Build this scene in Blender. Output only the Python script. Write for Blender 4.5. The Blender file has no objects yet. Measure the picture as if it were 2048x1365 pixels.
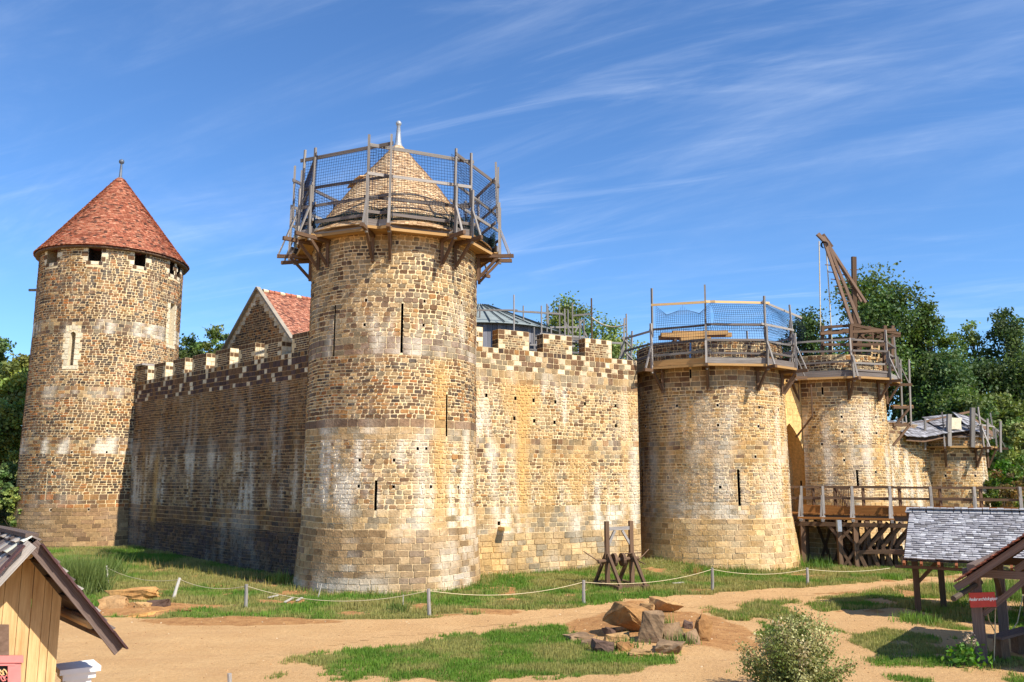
import bpy, bmesh, math, random
import numpy as np
from mathutils import Vector, Matrix, noise as mnoise

# ------------------------------------------------------------------ camera, sky, sun, exposure
SC = bpy.context.scene
COL = SC.collection
FPX, PW, PH, CAM_H = 1700.0, 2048, 1365, 4.5
PITCH = math.atan(272.5 / FPX)
cam_d = bpy.data.cameras.new('camera'); cam = bpy.data.objects.new('camera', cam_d); COL.objects.link(cam)
cam_d.sensor_width = 36.0; cam_d.lens = 36.0 * FPX / PW
cam_d.clip_start = 0.1; cam_d.clip_end = 3000.0
cam.location = (0, 0, CAM_H); cam.rotation_euler = (math.pi / 2 + PITCH, 0, 0)
SC.camera = cam

SUN_AZ, SUN_EL = math.radians(50), math.radians(45)     # azimuth to the right of the way back to the viewer
SUN_DIR = Vector((math.sin(SUN_AZ) * math.cos(SUN_EL), -math.cos(SUN_AZ) * math.cos(SUN_EL), math.sin(SUN_EL)))
sun_d = bpy.data.lights.new('sun', 'SUN'); sun = bpy.data.objects.new('sun', sun_d); COL.objects.link(sun)
sun_d.energy = 5.0; sun_d.angle = math.radians(0.53); sun_d.color = (1.0, 0.94, 0.84)
sun.rotation_euler = SUN_DIR.to_track_quat('Z', 'Y').to_euler(); sun.location = (40, -30, 60)

world = bpy.data.worlds.new('World'); SC.world = world; world.use_nodes = True
def build_world():
    nt = world.node_tree; N = nt.nodes; L = nt.links
    bg = N['Background']; bg.inputs['Strength'].default_value = 0.12
    sky = N.new('ShaderNodeTexSky'); sky.sky_type = 'NISHITA'; sky.sun_disc = False
    sky.sun_elevation = SUN_EL; sky.sun_rotation = math.pi - SUN_AZ
    sky.air_density = 1.0; sky.dust_density = 0.1; sky.ozone_density = 5.0; sky.altitude = 100
    # thin cirrus: noise laid out on a plane high above the place
    tc = N.new('ShaderNodeTexCoord')
    sep = N.new('ShaderNodeSeparateXYZ'); L.new(tc.outputs['Generated'], sep.inputs[0])
    zc = N.new('ShaderNodeMath'); zc.operation = 'MAXIMUM'; zc.inputs[1].default_value = 0.04; L.new(sep.outputs['Z'], zc.inputs[0])
    za = N.new('ShaderNodeMath'); za.operation = 'ADD'; za.inputs[1].default_value = 0.12; L.new(zc.outputs[0], za.inputs[0])
    dx = N.new('ShaderNodeMath'); dx.operation = 'DIVIDE'; L.new(sep.outputs['X'], dx.inputs[0]); L.new(za.outputs[0], dx.inputs[1])
    dy = N.new('ShaderNodeMath'); dy.operation = 'DIVIDE'; L.new(sep.outputs['Y'], dy.inputs[0]); L.new(za.outputs[0], dy.inputs[1])
    cb = N.new('ShaderNodeCombineXYZ'); L.new(dx.outputs[0], cb.inputs[0]); L.new(dy.outputs[0], cb.inputs[1])
    def layer(rotz, scl, scale, dist, lo, hi, gain, off):
        m = N.new('ShaderNodeMapping'); m.vector_type = 'TEXTURE'; m.inputs['Rotation'].default_value = (0, 0, rotz); m.inputs['Scale'].default_value = scl
        m.inputs['Location'].default_value = off
        L.new(cb.outputs[0], m.inputs[0])
        t = N.new('ShaderNodeTexNoise'); t.inputs['Scale'].default_value = scale; t.inputs['Detail'].default_value = 9
        t.inputs['Roughness'].default_value = 0.62; t.inputs['Distortion'].default_value = dist
        L.new(m.outputs[0], t.inputs[0])
        r = N.new('ShaderNodeMapRange'); r.interpolation_type = 'SMOOTHSTEP'
        r.inputs['From Min'].default_value = lo; r.inputs['From Max'].default_value = hi; r.inputs['To Max'].default_value = gain
        L.new(t.outputs['Fac'], r.inputs[0])
        return r.outputs[0]
    a = layer(-0.62, (2.6, 0.62, 1), 1.5, 0.7, 0.43, 0.86, 0.34, (3.1, 1.7, 0))
    b = layer(-0.35, (2.2, 0.40, 1), 2.4, 1.1, 0.45, 0.88, 0.24, (8.4, 2.2, 0))
    big = layer(-0.5, (2.0, 1.2, 1), 0.9, 0.2, 0.34, 0.62, 1.0, (0.6, 5.0, 0))
    ad = N.new('ShaderNodeMath'); ad.operation = 'ADD'; L.new(a, ad.inputs[0]); L.new(b, ad.inputs[1])
    mu = N.new('ShaderNodeMath'); mu.operation = 'MULTIPLY'; L.new(ad.outputs[0], mu.inputs[0]); L.new(big, mu.inputs[1])
    mix = N.new('ShaderNodeMix'); mix.data_type = 'RGBA'
    tint = N.new('ShaderNodeMix'); tint.data_type = 'RGBA'; tint.blend_type = 'MULTIPLY'; tint.inputs[0].default_value = 1.0
    L.new(sky.outputs[0], tint.inputs[6]); tint.inputs[7].default_value = (0.68, 0.91, 1.12, 1)
    L.new(mu.outputs[0], mix.inputs[0]); L.new(tint.outputs[2], mix.inputs[6]); mix.inputs[7].default_value = (7.6, 8.2, 8.9, 1)
    L.new(mix.outputs[2], bg.inputs['Color'])
build_world()
SC.view_settings.view_transform = 'Standard'; SC.view_settings.look = 'None'
SC.view_settings.exposure = 0.54; SC.view_settings.gamma = 1.0
SC.view_settings.use_curve_mapping = False
SC.cycles.max_bounces = 6; SC.cycles.transparent_max_bounces = 12; SC.cycles.caustics_reflective = False; SC.cycles.caustics_refractive = False

# ------------------------------------------------------------------ survey helpers (sight lines of the photograph -> places)
_F = np.array([0, math.cos(PITCH), math.sin(PITCH)]); _U = np.array([0, -math.sin(PITCH), math.cos(PITCH)]); _C = np.array([0, 0, CAM_H])
def ray(u, v): return _F + np.array([1., 0, 0]) * (u - 1024) / FPX - _U * (v - 682.5) / FPX
def at_y(u, v, y):
    d = ray(u, v); return Vector(d * (y / d[1]) + _C)
def at_z(u, v, z=0.0):
    d = ray(u, v); return Vector(d * ((z - CAM_H) / d[2]) + _C)
def proj(P):
    q = np.asarray(P, float) - _C; w = np.maximum(q @ _F, 0.01)
    return np.stack([1024 + FPX * q[..., 0] / w, 682.5 - FPX * (q @ _U) / w], -1)
def cyl_at(u, v, c, r):
    """angle and height where a sight line meets an upright cylinder (angle 0 faces -Y, + to the right)"""
    d = ray(u, v); ox, oy = -c[0], -c[1]
    A = d[0]**2 + d[1]**2; B = 2 * (ox * d[0] + oy * d[1]); C_ = ox * ox + oy * oy - r * r
    D = B * B - 4 * A * C_
    t = (-B - math.sqrt(max(D, 0))) / (2 * A)
    p = d * t + _C
    return math.atan2(p[0] - c[0], -(p[1] - c[1])), p[2]
def line_at(u, O, T):
    """distance along the ground line O + s*T where a sight column meets it"""
    k = (u - 1024) / (FPX * math.hypot(1, 272.5 / FPX))
    return (k * O[1] - O[0]) / (T[0] - k * T[1])

# ------------------------------------------------------------------ small helpers
def lin(r, g, b):
    f = lambda c: (c / 255 / 12.92) if c / 255 <= 0.04045 else ((c / 255 + 0.055) / 1.055) ** 2.4
    return np.array([f(r), f(g), f(b)])
def _hash(ix, iy, seed):
    h = (ix.astype(np.int64) * 374761393 + iy.astype(np.int64) * 668265263 + seed * 1442695041) & 0xffffffff
    h = ((h ^ (h >> 13)) * 1274126177) & 0xffffffff
    return ((h ^ (h >> 16)) & 0xffff) / 65535.0
def vnoise(x, y, seed=0):
    x = np.asarray(x, float); y = np.asarray(y, float)
    x0 = np.floor(x); y0 = np.floor(y); fx = x - x0; fy = y - y0
    fx = fx * fx * (3 - 2 * fx); fy = fy * fy * (3 - 2 * fy)
    a = _hash(x0, y0, seed); b = _hash(x0 + 1, y0, seed); c = _hash(x0, y0 + 1, seed); d = _hash(x0 + 1, y0 + 1, seed)
    return (a * (1 - fx) + b * fx) * (1 - fy) + (c * (1 - fx) + d * fx) * fy
def fbm(x, y, seed=0, n=3):
    s = 0; w = 0.5; t = 0
    for i in range(n):
        s = s + w * vnoise(np.asarray(x) * 2**i, np.asarray(y) * 2**i, seed + i * 17); t += w; w *= 0.5
    return s / t
def sstep(a, b, x):
    t = np.clip((np.asarray(x, float) - a) / (b - a), 0, 1); return t * t * (3 - 2 * t)

def link(o, parent=None):
    COL.objects.link(o)
    if parent is not None: o.parent = parent
    return o
def mesh_np(name, V, F, mat, cols=None, smooth=False):
    """V (n,3); F (m,k) one face size"""
    V = np.ascontiguousarray(V, dtype=np.float32).reshape(-1, 3); F = np.ascontiguousarray(F, dtype=np.int32)
    me = bpy.data.meshes.new(name); m, k = F.shape
    me.vertices.add(len(V)); me.vertices.foreach_set('co', V.ravel())
    me.loops.add(m * k); me.loops.foreach_set('vertex_index', F.ravel())
    me.polygons.add(m); me.polygons.foreach_set('loop_start', np.arange(0, m * k, k, dtype=np.int32))
    if cols is not None:
        a = me.attributes.new('Col', 'FLOAT_COLOR', 'POINT')
        c = np.ones((len(V), 4), np.float32); c[:, :3] = np.asarray(cols, np.float32).reshape(-1, 3)
        a.data.foreach_set('color', c.ravel())
    me.update(calc_edges=True)
    me.polygons.foreach_set('use_smooth', np.full(m, bool(smooth)))
    if mat: me.materials.append(mat)
    return me
def mesh_py(name, V, F, mat, smooth=False, col=None):
    me = bpy.data.meshes.new(name); me.from_pydata([tuple(v) for v in V], [], F)
    if col is not None:
        a = me.attributes.new('Col', 'FLOAT_COLOR', 'POINT')
        c = np.ones((len(V), 4), np.float32); c[:, :3] = col; a.data.foreach_set('color', c.ravel())
    if smooth: me.polygons.foreach_set('use_smooth', [True] * len(me.polygons))
    if mat: me.materials.append(mat)
    me.update(); return me
def thing(name, label, cat, loc=(0, 0, 0), group=None):
    o = bpy.data.objects.new(name, None); COL.objects.link(o); o.location = loc; o.empty_display_size = 0.3
    o['label'] = label; o['category'] = cat; o['kind'] = 'thing'
    if group: o['group'] = group
    return o
def tag(o, label, cat, group=None):
    o['label'] = label; o['category'] = cat; o['kind'] = 'thing'
    if group: o['group'] = group
    return o
def struct(o): o['kind'] = 'structure'; return o
def stuff(o): o['kind'] = 'stuff'; return o
def root_loc(o):
    v = Vector((0, 0, 0))
    while o is not None: v += o.location; o = o.parent
    return v
def part(name, me, parent, world=True):
    """mesh given in world coordinates, made a child of parent"""
    o = bpy.data.objects.new(name, me); link(o, parent)
    if parent is not None and world: o.location = -root_loc(parent)
    return o

# ------------------------------------------------------------------ materials
MATS = {}
def nodes_of(name):
    m = bpy.data.materials.new(name); m.use_nodes = True; MATS[name] = m
    return m, m.node_tree.nodes, m.node_tree.links, m.node_tree.nodes['Principled BSDF']
def attr_mat(name, rough=0.9, nscale=9.0, namt=0.35, bump=0.3, bscale=22.0, bdist=0.02, spec=0.2, streak=None):
    m, N, L, P = nodes_of(name)
    at = N.new('ShaderNodeAttribute'); at.attribute_name = 'Col'
    tc = N.new('ShaderNodeTexCoord'); geo = N.new('ShaderNodeNewGeometry')
    n1 = N.new('ShaderNodeTexNoise'); n1.inputs['Scale'].default_value = nscale; n1.inputs['Detail'].default_value = 6; n1.inputs['Roughness'].default_value = 0.65
    L.new(geo.outputs['Position'], n1.inputs[0])
    mr = N.new('ShaderNodeMapRange'); mr.inputs['From Min'].default_value = 0.25; mr.inputs['From Max'].default_value = 0.75
    mr.inputs['To Min'].default_value = 1 - namt; mr.inputs['To Max'].default_value = 1 + namt
    L.new(n1.outputs['Fac'], mr.inputs[0])
    vm = N.new('ShaderNodeVectorMath'); vm.operation = 'SCALE'; L.new(at.outputs['Color'], vm.inputs[0]); L.new(mr.outputs[0], vm.inputs['Scale'])
    L.new(vm.outputs[0], P.inputs['Base Color'])
    P.inputs['Roughness'].default_value = rough; P.inputs['Specular IOR Level'].default_value = spec
    if bump:
        n2 = N.new('ShaderNodeTexNoise'); n2.inputs['Scale'].default_value = bscale; n2.inputs['Detail'].default_value = 5
        L.new(geo.outputs['Position'], n2.inputs[0])
        bp = N.new('ShaderNodeBump'); bp.inputs['Strength'].default_value = bump; bp.inputs['Distance'].default_value = bdist
        L.new(n2.outputs['Fac'], bp.inputs['Height']); L.new(bp.outputs[0], P.inputs['Normal'])
    return m
M_STONE = attr_mat('masonry', 0.92, 7.0, 0.34, 0.6, 13.0, 0.045)
M_TILE = attr_mat('roof_tile', 0.85, 5.0, 0.25, 0.3, 30.0, 0.01)
M_ROCK = attr_mat('rock', 0.9, 3.0, 0.45, 0.7, 9.0, 0.05)
M_PAINT = attr_mat('flat_colour', 0.6, 14.0, 0.10, 0.15, 40.0, 0.004, 0.3)
M_DARK = attr_mat('dark_void', 0.95, 4.0, 0.2, 0.0)
def leaf_mat(name, trans=0.3):
    m, N, L, P = nodes_of(name)
    at = N.new('ShaderNodeAttribute'); at.attribute_name = 'Col'
    L.new(at.outputs['Color'], P.inputs['Base Color']); P.inputs['Roughness'].default_value = 0.55; P.inputs['Specular IOR Level'].default_value = 0.3
    tr = N.new('ShaderNodeBsdfTranslucent'); hs = N.new('ShaderNodeHueSaturation'); hs.inputs['Value'].default_value = 1.5; hs.inputs['Saturation'].default_value = 1.15
    L.new(at.outputs['Color'], hs.inputs['Color']); L.new(hs.outputs[0], tr.inputs[0])
    mx = N.new('ShaderNodeMixShader'); mx.inputs[0].default_value = trans
    L.new(P.outputs[0], mx.inputs[1]); L.new(tr.outputs[0], mx.inputs[2]); L.new(mx.outputs[0], N['Material Output'].inputs[0])
    return m
M_LEAF = leaf_mat('leaf', 0.25); M_GRASS = leaf_mat('grass_blade', 0.3)
def wood_mat(name, c_lo, c_hi, rough=0.85, var=0.25, gscale=(1.6, 9, 9)):
    m, N, L, P = nodes_of(name)
    tc = N.new('ShaderNodeTexCoord'); oi = N.new('ShaderNodeObjectInfo')
    mp = N.new('ShaderNodeMapping'); mp.inputs['Scale'].default_value = gscale; L.new(tc.outputs['Object'], mp.inputs[0])
    ml = N.new('ShaderNodeMath'); ml.operation = 'MULTIPLY'; ml.inputs[1].default_value = 37.0; L.new(oi.outputs['Random'], ml.inputs[0])
    cb = N.new('ShaderNodeCombineXYZ'); [L.new(ml.outputs[0], cb.inputs[i]) for i in range(3)]
    L.new(cb.outputs[0], mp.inputs['Location'])
    n = N.new('ShaderNodeTexNoise'); n.inputs['Scale'].default_value = 1.6; n.inputs['Detail'].default_value = 7; n.inputs['Roughness'].default_value = 0.7
    L.new(mp.outputs[0], n.inputs[0])
    cr = N.new('ShaderNodeValToRGB'); cr.color_ramp.elements[0].position = 0.3; cr.color_ramp.elements[1].position = 0.72
    cr.color_ramp.elements[0].color = (*c_lo, 1); cr.color_ramp.elements[1].color = (*c_hi, 1); L.new(n.outputs['Fac'], cr.inputs[0])
    mr = N.new('ShaderNodeMapRange'); mr.inputs['To Min'].default_value = 1 - var; mr.inputs['To Max'].default_value = 1 + var; L.new(oi.outputs['Random'], mr.inputs[0])
    vm = N.new('ShaderNodeVectorMath'); vm.operation = 'SCALE'; L.new(cr.outputs[0], vm.inputs[0]); L.new(mr.outputs[0], vm.inputs['Scale'])
    L.new(vm.outputs[0], P.inputs['Base Color']); P.inputs['Roughness'].default_value = rough; P.inputs['Specular IOR Level'].default_value = 0.2
    bp = N.new('ShaderNodeBump'); bp.inputs['Strength'].default_value = 0.35; bp.inputs['Distance'].default_value = 0.02
    L.new(n.outputs['Fac'], bp.inputs['Height']); L.new(bp.outputs[0], P.inputs['Normal'])
    return m
W_GREY = wood_mat('weathered_grey_wood', lin(96, 88, 82), lin(180, 173, 164), var=0.28)
W_DGREY = wood_mat('dark_weathered_wood', lin(70, 62, 58), lin(136, 126, 118), var=0.25)
W_BROWN = wood_mat('old_brown_wood', lin(70, 52, 40), lin(132, 104, 80), var=0.25)
W_NEW = wood_mat('fresh_yellow_wood', lin(146, 110, 66), lin(192, 154, 102), var=0.2)
W_ORANGE = wood_mat('oiled_orange_wood', lin(112, 70, 32), lin(166, 112, 58), var=0.15)
W_PALE = wood_mat('pale_plank_wood', lin(196, 158, 104), lin(226, 194, 142), var=0.08)
W_BARK = wood_mat('bark', lin(58, 48, 40), lin(104, 92, 78), var=0.15)
def plain_mat(name, rgb, rough=0.7, metal=0.0, nscale=12.0, namt=0.2):
    m, N, L, P = nodes_of(name)
    geo = N.new('ShaderNodeNewGeometry'); n = N.new('ShaderNodeTexNoise'); n.inputs['Scale'].default_value = nscale; n.inputs['Detail'].default_value = 5
    L.new(geo.outputs['Position'], n.inputs[0])
    mr = N.new('ShaderNodeMapRange'); mr.inputs['From Min'].default_value = .25; mr.inputs['From Max'].default_value = .75; mr.inputs['To Min'].default_value = 1 - namt; mr.inputs['To Max'].default_value = 1 + namt
    L.new(n.outputs['Fac'], mr.inputs[0])
    vm = N.new('ShaderNodeVectorMath'); vm.operation = 'SCALE'; vm.inputs[0].default_value = rgb; L.new(mr.outputs[0], vm.inputs['Scale'])
    L.new(vm.outputs[0], P.inputs['Base Color']); P.inputs['Roughness'].default_value = rough; P.inputs['Metallic'].default_value = metal
    return m
M_LEAD = plain_mat('lead_sheet', lin(158, 162, 166), 0.5, 0.3)
M_DLEAD = plain_mat('dark_lead', lin(92, 98, 108), 0.5, 0.2)
M_GREYROOF = plain_mat('grey_metal_roof', lin(132, 140, 136), 0.75, 0.0, 1.5, 0.15)
M_ROPE = plain_mat('rope', lin(208, 190, 150), 0.95)
M_NET = plain_mat('navy_net', lin(22, 34, 66), 0.8)
M_GREENNET = plain_mat('green_net', lin(20, 52, 44), 0.85)
M_WHITE = plain_mat('white_paint', lin(236, 234, 228), 0.55, 0, 6.0, 0.05)
M_PINK = plain_mat('pink_paint', lin(214, 124, 118), 0.6, 0, 8.0, 0.1)
M_RED = plain_mat('red_paint', lin(196, 62, 48), 0.55, 0, 10.0, 0.1)
M_BLUE = plain_mat('blue_plastic', lin(96, 146, 206), 0.5)
M_CLOTH = plain_mat('cream_cloth', lin(228, 214, 184), 0.9)
M_IRON = plain_mat('dark_iron', lin(48, 42, 40), 0.6, 0.5)

# ------------------------------------------------------------------ timber kit (shared unit meshes, one object per timber)
_rng = random.Random(5)
def unit_box(mat, seed):
    r = random.Random(seed); V = []; xs = (-0.5, -0.17, 0.17, 0.5)
    for i, x in enumerate(xs):
        oy, oz = r.uniform(-.05, .05), r.uniform(-.05, .05)
        for (y, z) in ((-.5, -.5), (.5, -.5), (.5, .5), (-.5, .5)):
            V.append((x + (r.uniform(-.004, .004) if i in (0, 3) else 0), y * r.uniform(.93, 1.0) + oy, z * r.uniform(.93, 1.0) + oz))
    F = [(3, 2, 1, 0), (12, 13, 14, 15)]
    for i in range(3):
        for k in range(4):
            a = i * 4 + k; b = i * 4 + (k + 1) % 4; F.append((a, b, b + 4, a + 4))
    return mesh_py('timber', V, F, mat)
def unit_log(mat, seed, n=9):
    r = random.Random(seed); V = []; F = []
    for i, x in enumerate((-0.5, -0.2, 0.1, 0.5)):
        k = (1.0, .97, .93, .88)[i]; oy, oz = r.uniform(-.06, .06), r.uniform(-.06, .06)
        for j in range(n):
            a = 2 * math.pi * j / n; q = .5 * k * r.uniform(.92, 1.04); V.append((x, q * math.cos(a) + oy, q * math.sin(a) + oz))
    for i in range(3):
        for j in range(n):
            a = i * n + j; b = i * n + (j + 1) % n; F.append((a, b, b + n, a + n))
    F.append(tuple(range(n - 1, -1, -1))); F.append(tuple(range(3 * n, 4 * n)))
    return mesh_py('log', V, F, mat)
_ub = {}
def _unit(mat, kind):
    k = (mat.name, kind)
    if k not in _ub: _ub[k] = [(unit_box if kind == 'box' else unit_log)(mat, s) for s in range(5)]
    return _rng.choice(_ub[k])
def beam(name, p0, p1, w, h, mat, parent, up=(0, 0, 1), kind='box', ext=0.0):
    """timber from p0 to p1 (world), w across, h along 'up'"""
    p0 = Vector(p0); p1 = Vector(p1); x = (p1 - p0); ln = x.length
    if ln < 1e-5: return None
    x = x / ln; upv = Vector(up)
    if abs(x.dot(upv.normalized())) > 0.96: upv = Vector((1, 0, 0)) if abs(x.x) < 0.9 else Vector((0, 1, 0))
    y = upv.cross(x).normalized(); z = x.cross(y).normalized()
    o = bpy.data.objects.new(name, _unit(mat, kind)); link(o, parent)
    M = Matrix(((x.x * (ln + 2 * ext), y.x * w, z.x * h, 0), (x.y * (ln + 2 * ext), y.y * w, z.y * h, 0), (x.z * (ln + 2 * ext), y.z * w, z.z * h, 0), (0, 0, 0, 1)))
    c = (p0 + p1) / 2 - (root_loc(parent) if parent is not None else Vector((0, 0, 0)))
    M.translation = c
    o.matrix_basis = M
    return o
def tube_arrays(pts, r, n=5):
    pts = [Vector(p) for p in pts]; V = []; F = []
    for i, p in enumerate(pts):
        t = (pts[min(i + 1, len(pts) - 1)] - pts[max(i - 1, 0)]).normalized()
        a = Vector((0, 0, 1)) if abs(t.z) < 0.9 else Vector((1, 0, 0))
        e = t.cross(a).normalized(); f = t.cross(e)
        rr = r[i] if hasattr(r, '__len__') else r
        for k in range(n):
            q = 2 * math.pi * k / n; V.append(p + e * rr * math.cos(q) + f * rr * math.sin(q))
    for i in range(len(pts) - 1):
        for k in range(n):
            a = i * n + k; b = i * n + (k + 1) % n; F.append((a, b, b + n, a + n))
    return V, F
def sag(a, b, d, n=10):
    a = Vector(a); b = Vector(b)
    return [a.lerp(b, i / n) - Vector((0, 0, d * 4 * (i / n) * (1 - i / n))) for i in range(n + 1)]
def rope_obj(name, pts, r, mat, parent=None):
    V, F = tube_arrays(pts, r, 5)
    return part(name, mesh_py(name, V, F, mat, True), parent)
def box_np(lo, hi):
    x0, y0, z0 = lo; x1, y1, z1 = hi
    V = [(x0, y0, z0), (x1, y0, z0), (x1, y1, z0), (x0, y1, z0), (x0, y0, z1), (x1, y0, z1), (x1, y1, z1), (x0, y1, z1)]
    return V, [(3, 2, 1, 0), (4, 5, 6, 7), (0, 1, 5, 4), (1, 2, 6, 5), (2, 3, 7, 6), (3, 0, 4, 7)]

# ------------------------------------------------------------------ pieces: the largest in view as parts, the rest joined
def pieces(name, rest_name, parent, V, F, cols, mat, front, limit=300):
    """V (n,k,3) world, F faces of one piece (m,4), cols (n,3)|(n,k,3), front = indices of the outer polygon"""
    n, k, _ = V.shape
    if cols.ndim == 2: cols = np.repeat(cols[:, None, :], k, 1)
    loc = np.array(root_loc(parent))
    P = proj(V[:, front]); x, y = P[..., 0], P[..., 1]
    area = 0.5 * np.sum(x * np.roll(y, -1, 1) - np.roll(x, -1, 1) * y, 1)
    cx, cy = x.mean(1), y.mean(1)
    ok = (cx > 0) & (cx < PW) & (cy > 0) & (cy < PH)
    area = np.where(ok, np.abs(area) * (np.sign(area) == np.sign(np.median(area[ok])) if ok.any() else 1), 0)
    order = np.argsort(-area); big = order[:limit]; big = big[area[big] > 25]; rest = np.setdiff1d(np.arange(n), big)
    VL = V - loc
    for i in big:
        o = bpy.data.objects.new(name, mesh_np(name, VL[i], F, mat, cols[i])); COL.objects.link(o); o.parent = parent
        if parent.parent is not None: o.location = (0, 0, 0)
    if len(rest):
        FF = (F[None] + (np.arange(len(rest)) * k)[:, None, None]).reshape(-1, F.shape[1])
        o = bpy.data.objects.new(rest_name, mesh_np(rest_name, VL[rest].reshape(-1, 3), FF, mat, cols[rest].reshape(-1, 3)))
        COL.objects.link(o); o.parent = parent; stuff(o)

# ------------------------------------------------------------------ masonry
STONE_F = np.array([[8, 9, 10, 11], [8, 11, 12, 15], [12, 13, 14, 15]] + [[i, (i + 1) % 8, 8 + (i + 1) % 8, 8 + i] for i in range(8)], np.int32)
TAN = lin(170, 140, 98); OCH = lin(152, 110, 66); BRN = lin(110, 82, 58); DRK = lin(80, 65, 54); GRY = lin(142, 124, 96); ORG = lin(154, 98, 54)
WHT = lin(224, 207, 174); BLEACH = lin(228, 216, 194); GOLD = lin(184, 146, 92); PUR = lin(84, 66, 60); MORT = lin(224, 198, 152); SAND = lin(192, 160, 112)
def Z(z0, z1, h, w, pal, kind='rubble', white=0.0, och=0.0, mort=None, thin=0.017, cheq=False, dirt=0.0):
    k_ = (.84, .80) if kind == 'rubble' else (.94, .88)
    h = (h[0] * k_[0], h[1] * k_[0]); w = (w[0] * k_[1], w[1] * k_[1]); thin = thin if kind == 'rubble' else max(thin, .0125)
    return dict(z0=z0, z1=z1, h=h, w=w, pal=pal, kind=kind, white=white, och=och, mort=MORT if mort is None else mort, thin=thin, cheq=cheq, dirt=dirt)
def lay(s0, s1, zones, holes, rng, zlo=None, zhi=None):
    out = []
    for zi, q in enumerate(zones):
        z = q['z0']; row = 0; zt = q['z1'] if zhi is None else min(q['z1'], zhi)
        while z < zt - 0.04:
            h = rng.uniform(*q['h'])
            if zt - (z + h) < q['h'][0] * 0.6: h = zt - z
            blocks = sorted((a, b) for (a, b, c, d) in holes if d > z + 0.02 and c < z + h - 0.02)
            free = []; cur = s0
            for a, b in blocks:
                if a > cur: free.append((cur, min(a, s1)))
                cur = max(cur, b)
            if cur < s1: free.append((cur, s1))
            for (fa, fb) in free:
                s = fa; i = rng.randint(0, 3)
                while s < fb - 0.03:
                    w = rng.uniform(*q['w'])
                    if fb - (s + w) < q['w'][0] * 0.6: w = fb - s
                    e = s + w; wh = 1 if (q['cheq'] and i % 4 == (row * 2) % 4 and rng.random() < q['cheq']) else 0
                    if q['kind'] == 'rubble' and h > 0.2 and rng.random() < 0.22:
                        m = z + h * rng.uniform(.4, .6)
                        out.append((s, e, z, m, zi, wh)); out.append((s, e, m, z + h, zi, wh))
                    else: out.append((s, e, z, z + h, zi, wh))
                    s = e; i += 1
            z += h; row += 1
    return np.array(out) if out else np.zeros((0, 6))
def stone_verts(L_, zones, rng, scale_s=1.0):
    """octagonal, slightly irregular stones in wall coordinates (s, z, outward)"""
    n = len(L_); s0, s1, z0, z1 = L_[:, 0], L_[:, 1], L_[:, 2], L_[:, 3]; zi = L_[:, 4].astype(int)
    thin = np.array([q['thin'] for q in zones])[zi]; rub = np.array([q['kind'] == 'rubble' for q in zones])[zi]
    R = np.random.RandomState(rng.randint(0, 10**6))
    js = thin * (1 + R.rand(n) * .5)
    a, b, c, d = s0 + js, s1 - js, z0 + js, z1 - js
    w = np.maximum(b - a, .02); h = np.maximum(d - c, .02); b = a + w; d = c + h
    k = np.where(rub, .16, .05) * np.minimum(w, h)
    S = np.stack([a + k, b - k, b, b, b - k, a + k, a, a], 1); Zz = np.stack([c, c, c + k, d - k, d, d, d - k, c + k], 1)
    jit = np.where(rub, .10, .02) * np.minimum(w, h)
    S = S + (R.rand(n, 8) - .5) * 2 * jit[:, None]; Zz = Zz + (R.rand(n, 8) - .5) * 2 * jit[:, None]
    cs = S.mean(1, keepdims=True); cz = Zz.mean(1, keepdims=True)
    f = np.where(rub, .955, .98)[:, None]
    proud = (.004 + w * w / 30 + R.rand(n) * np.where(rub, .022, .008))[:, None] * np.ones((1, 8))
    tx = (R.rand(n, 1) - .5) * np.where(rub, .10, .03)[:, None]; tz = (R.rand(n, 1) - .5) * np.where(rub, .14, .03)[:, None]
    proud = proud + tx * (S - cs) + tz * (Zz - cz) + (R.rand(n, 8) - .5) * .003
    SS = np.concatenate([S, cs + (S - cs) * f], 1); ZZ = np.concatenate([Zz, cz + (Zz - cz) * f], 1)
    DD = np.concatenate([np.full((n, 8), -.03), proud], 1)
    return SS, ZZ, DD
def zone_cols(L_, zones, rng):
    n = len(L_); zi = L_[:, 4].astype(int); R = np.random.RandomState(rng.randint(0, 10**6)); C = np.zeros((n, 3))
    for i, q in enumerate(zones):
        m = zi == i
        if not m.any(): continue
        cs = np.array([p[0] for p in q['pal']]); ws = np.array([p[1] for p in q['pal']], float); ws /= ws.sum()
        # neighbouring stones tend to come from the same load
        key = .6 * vnoise(L_[m, 0] * 1.1 + i * 7.3, L_[m, 2] * 1.6, 40 + i) + .4 * R.rand(m.sum())
        r = np.where(R.rand(m.sum()) < .55, np.argsort(np.argsort(key)) / max(m.sum(), 1), R.rand(m.sum()))
        idx = np.minimum(np.searchsorted(np.cumsum(ws), r), len(ws) - 1)
        C[m] = cs[idx] * (0.72 + .56 * R.rand(m.sum()))[:, None]
    wh = L_[:, 5] > .5
    q = (R.rand(wh.sum()) ** 2 * .6)[:, None]; C[wh] = (WHT * (1 - q) + TAN * q) * (0.82 + .2 * R.rand(wh.sum()))[:, None]
    return C
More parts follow.
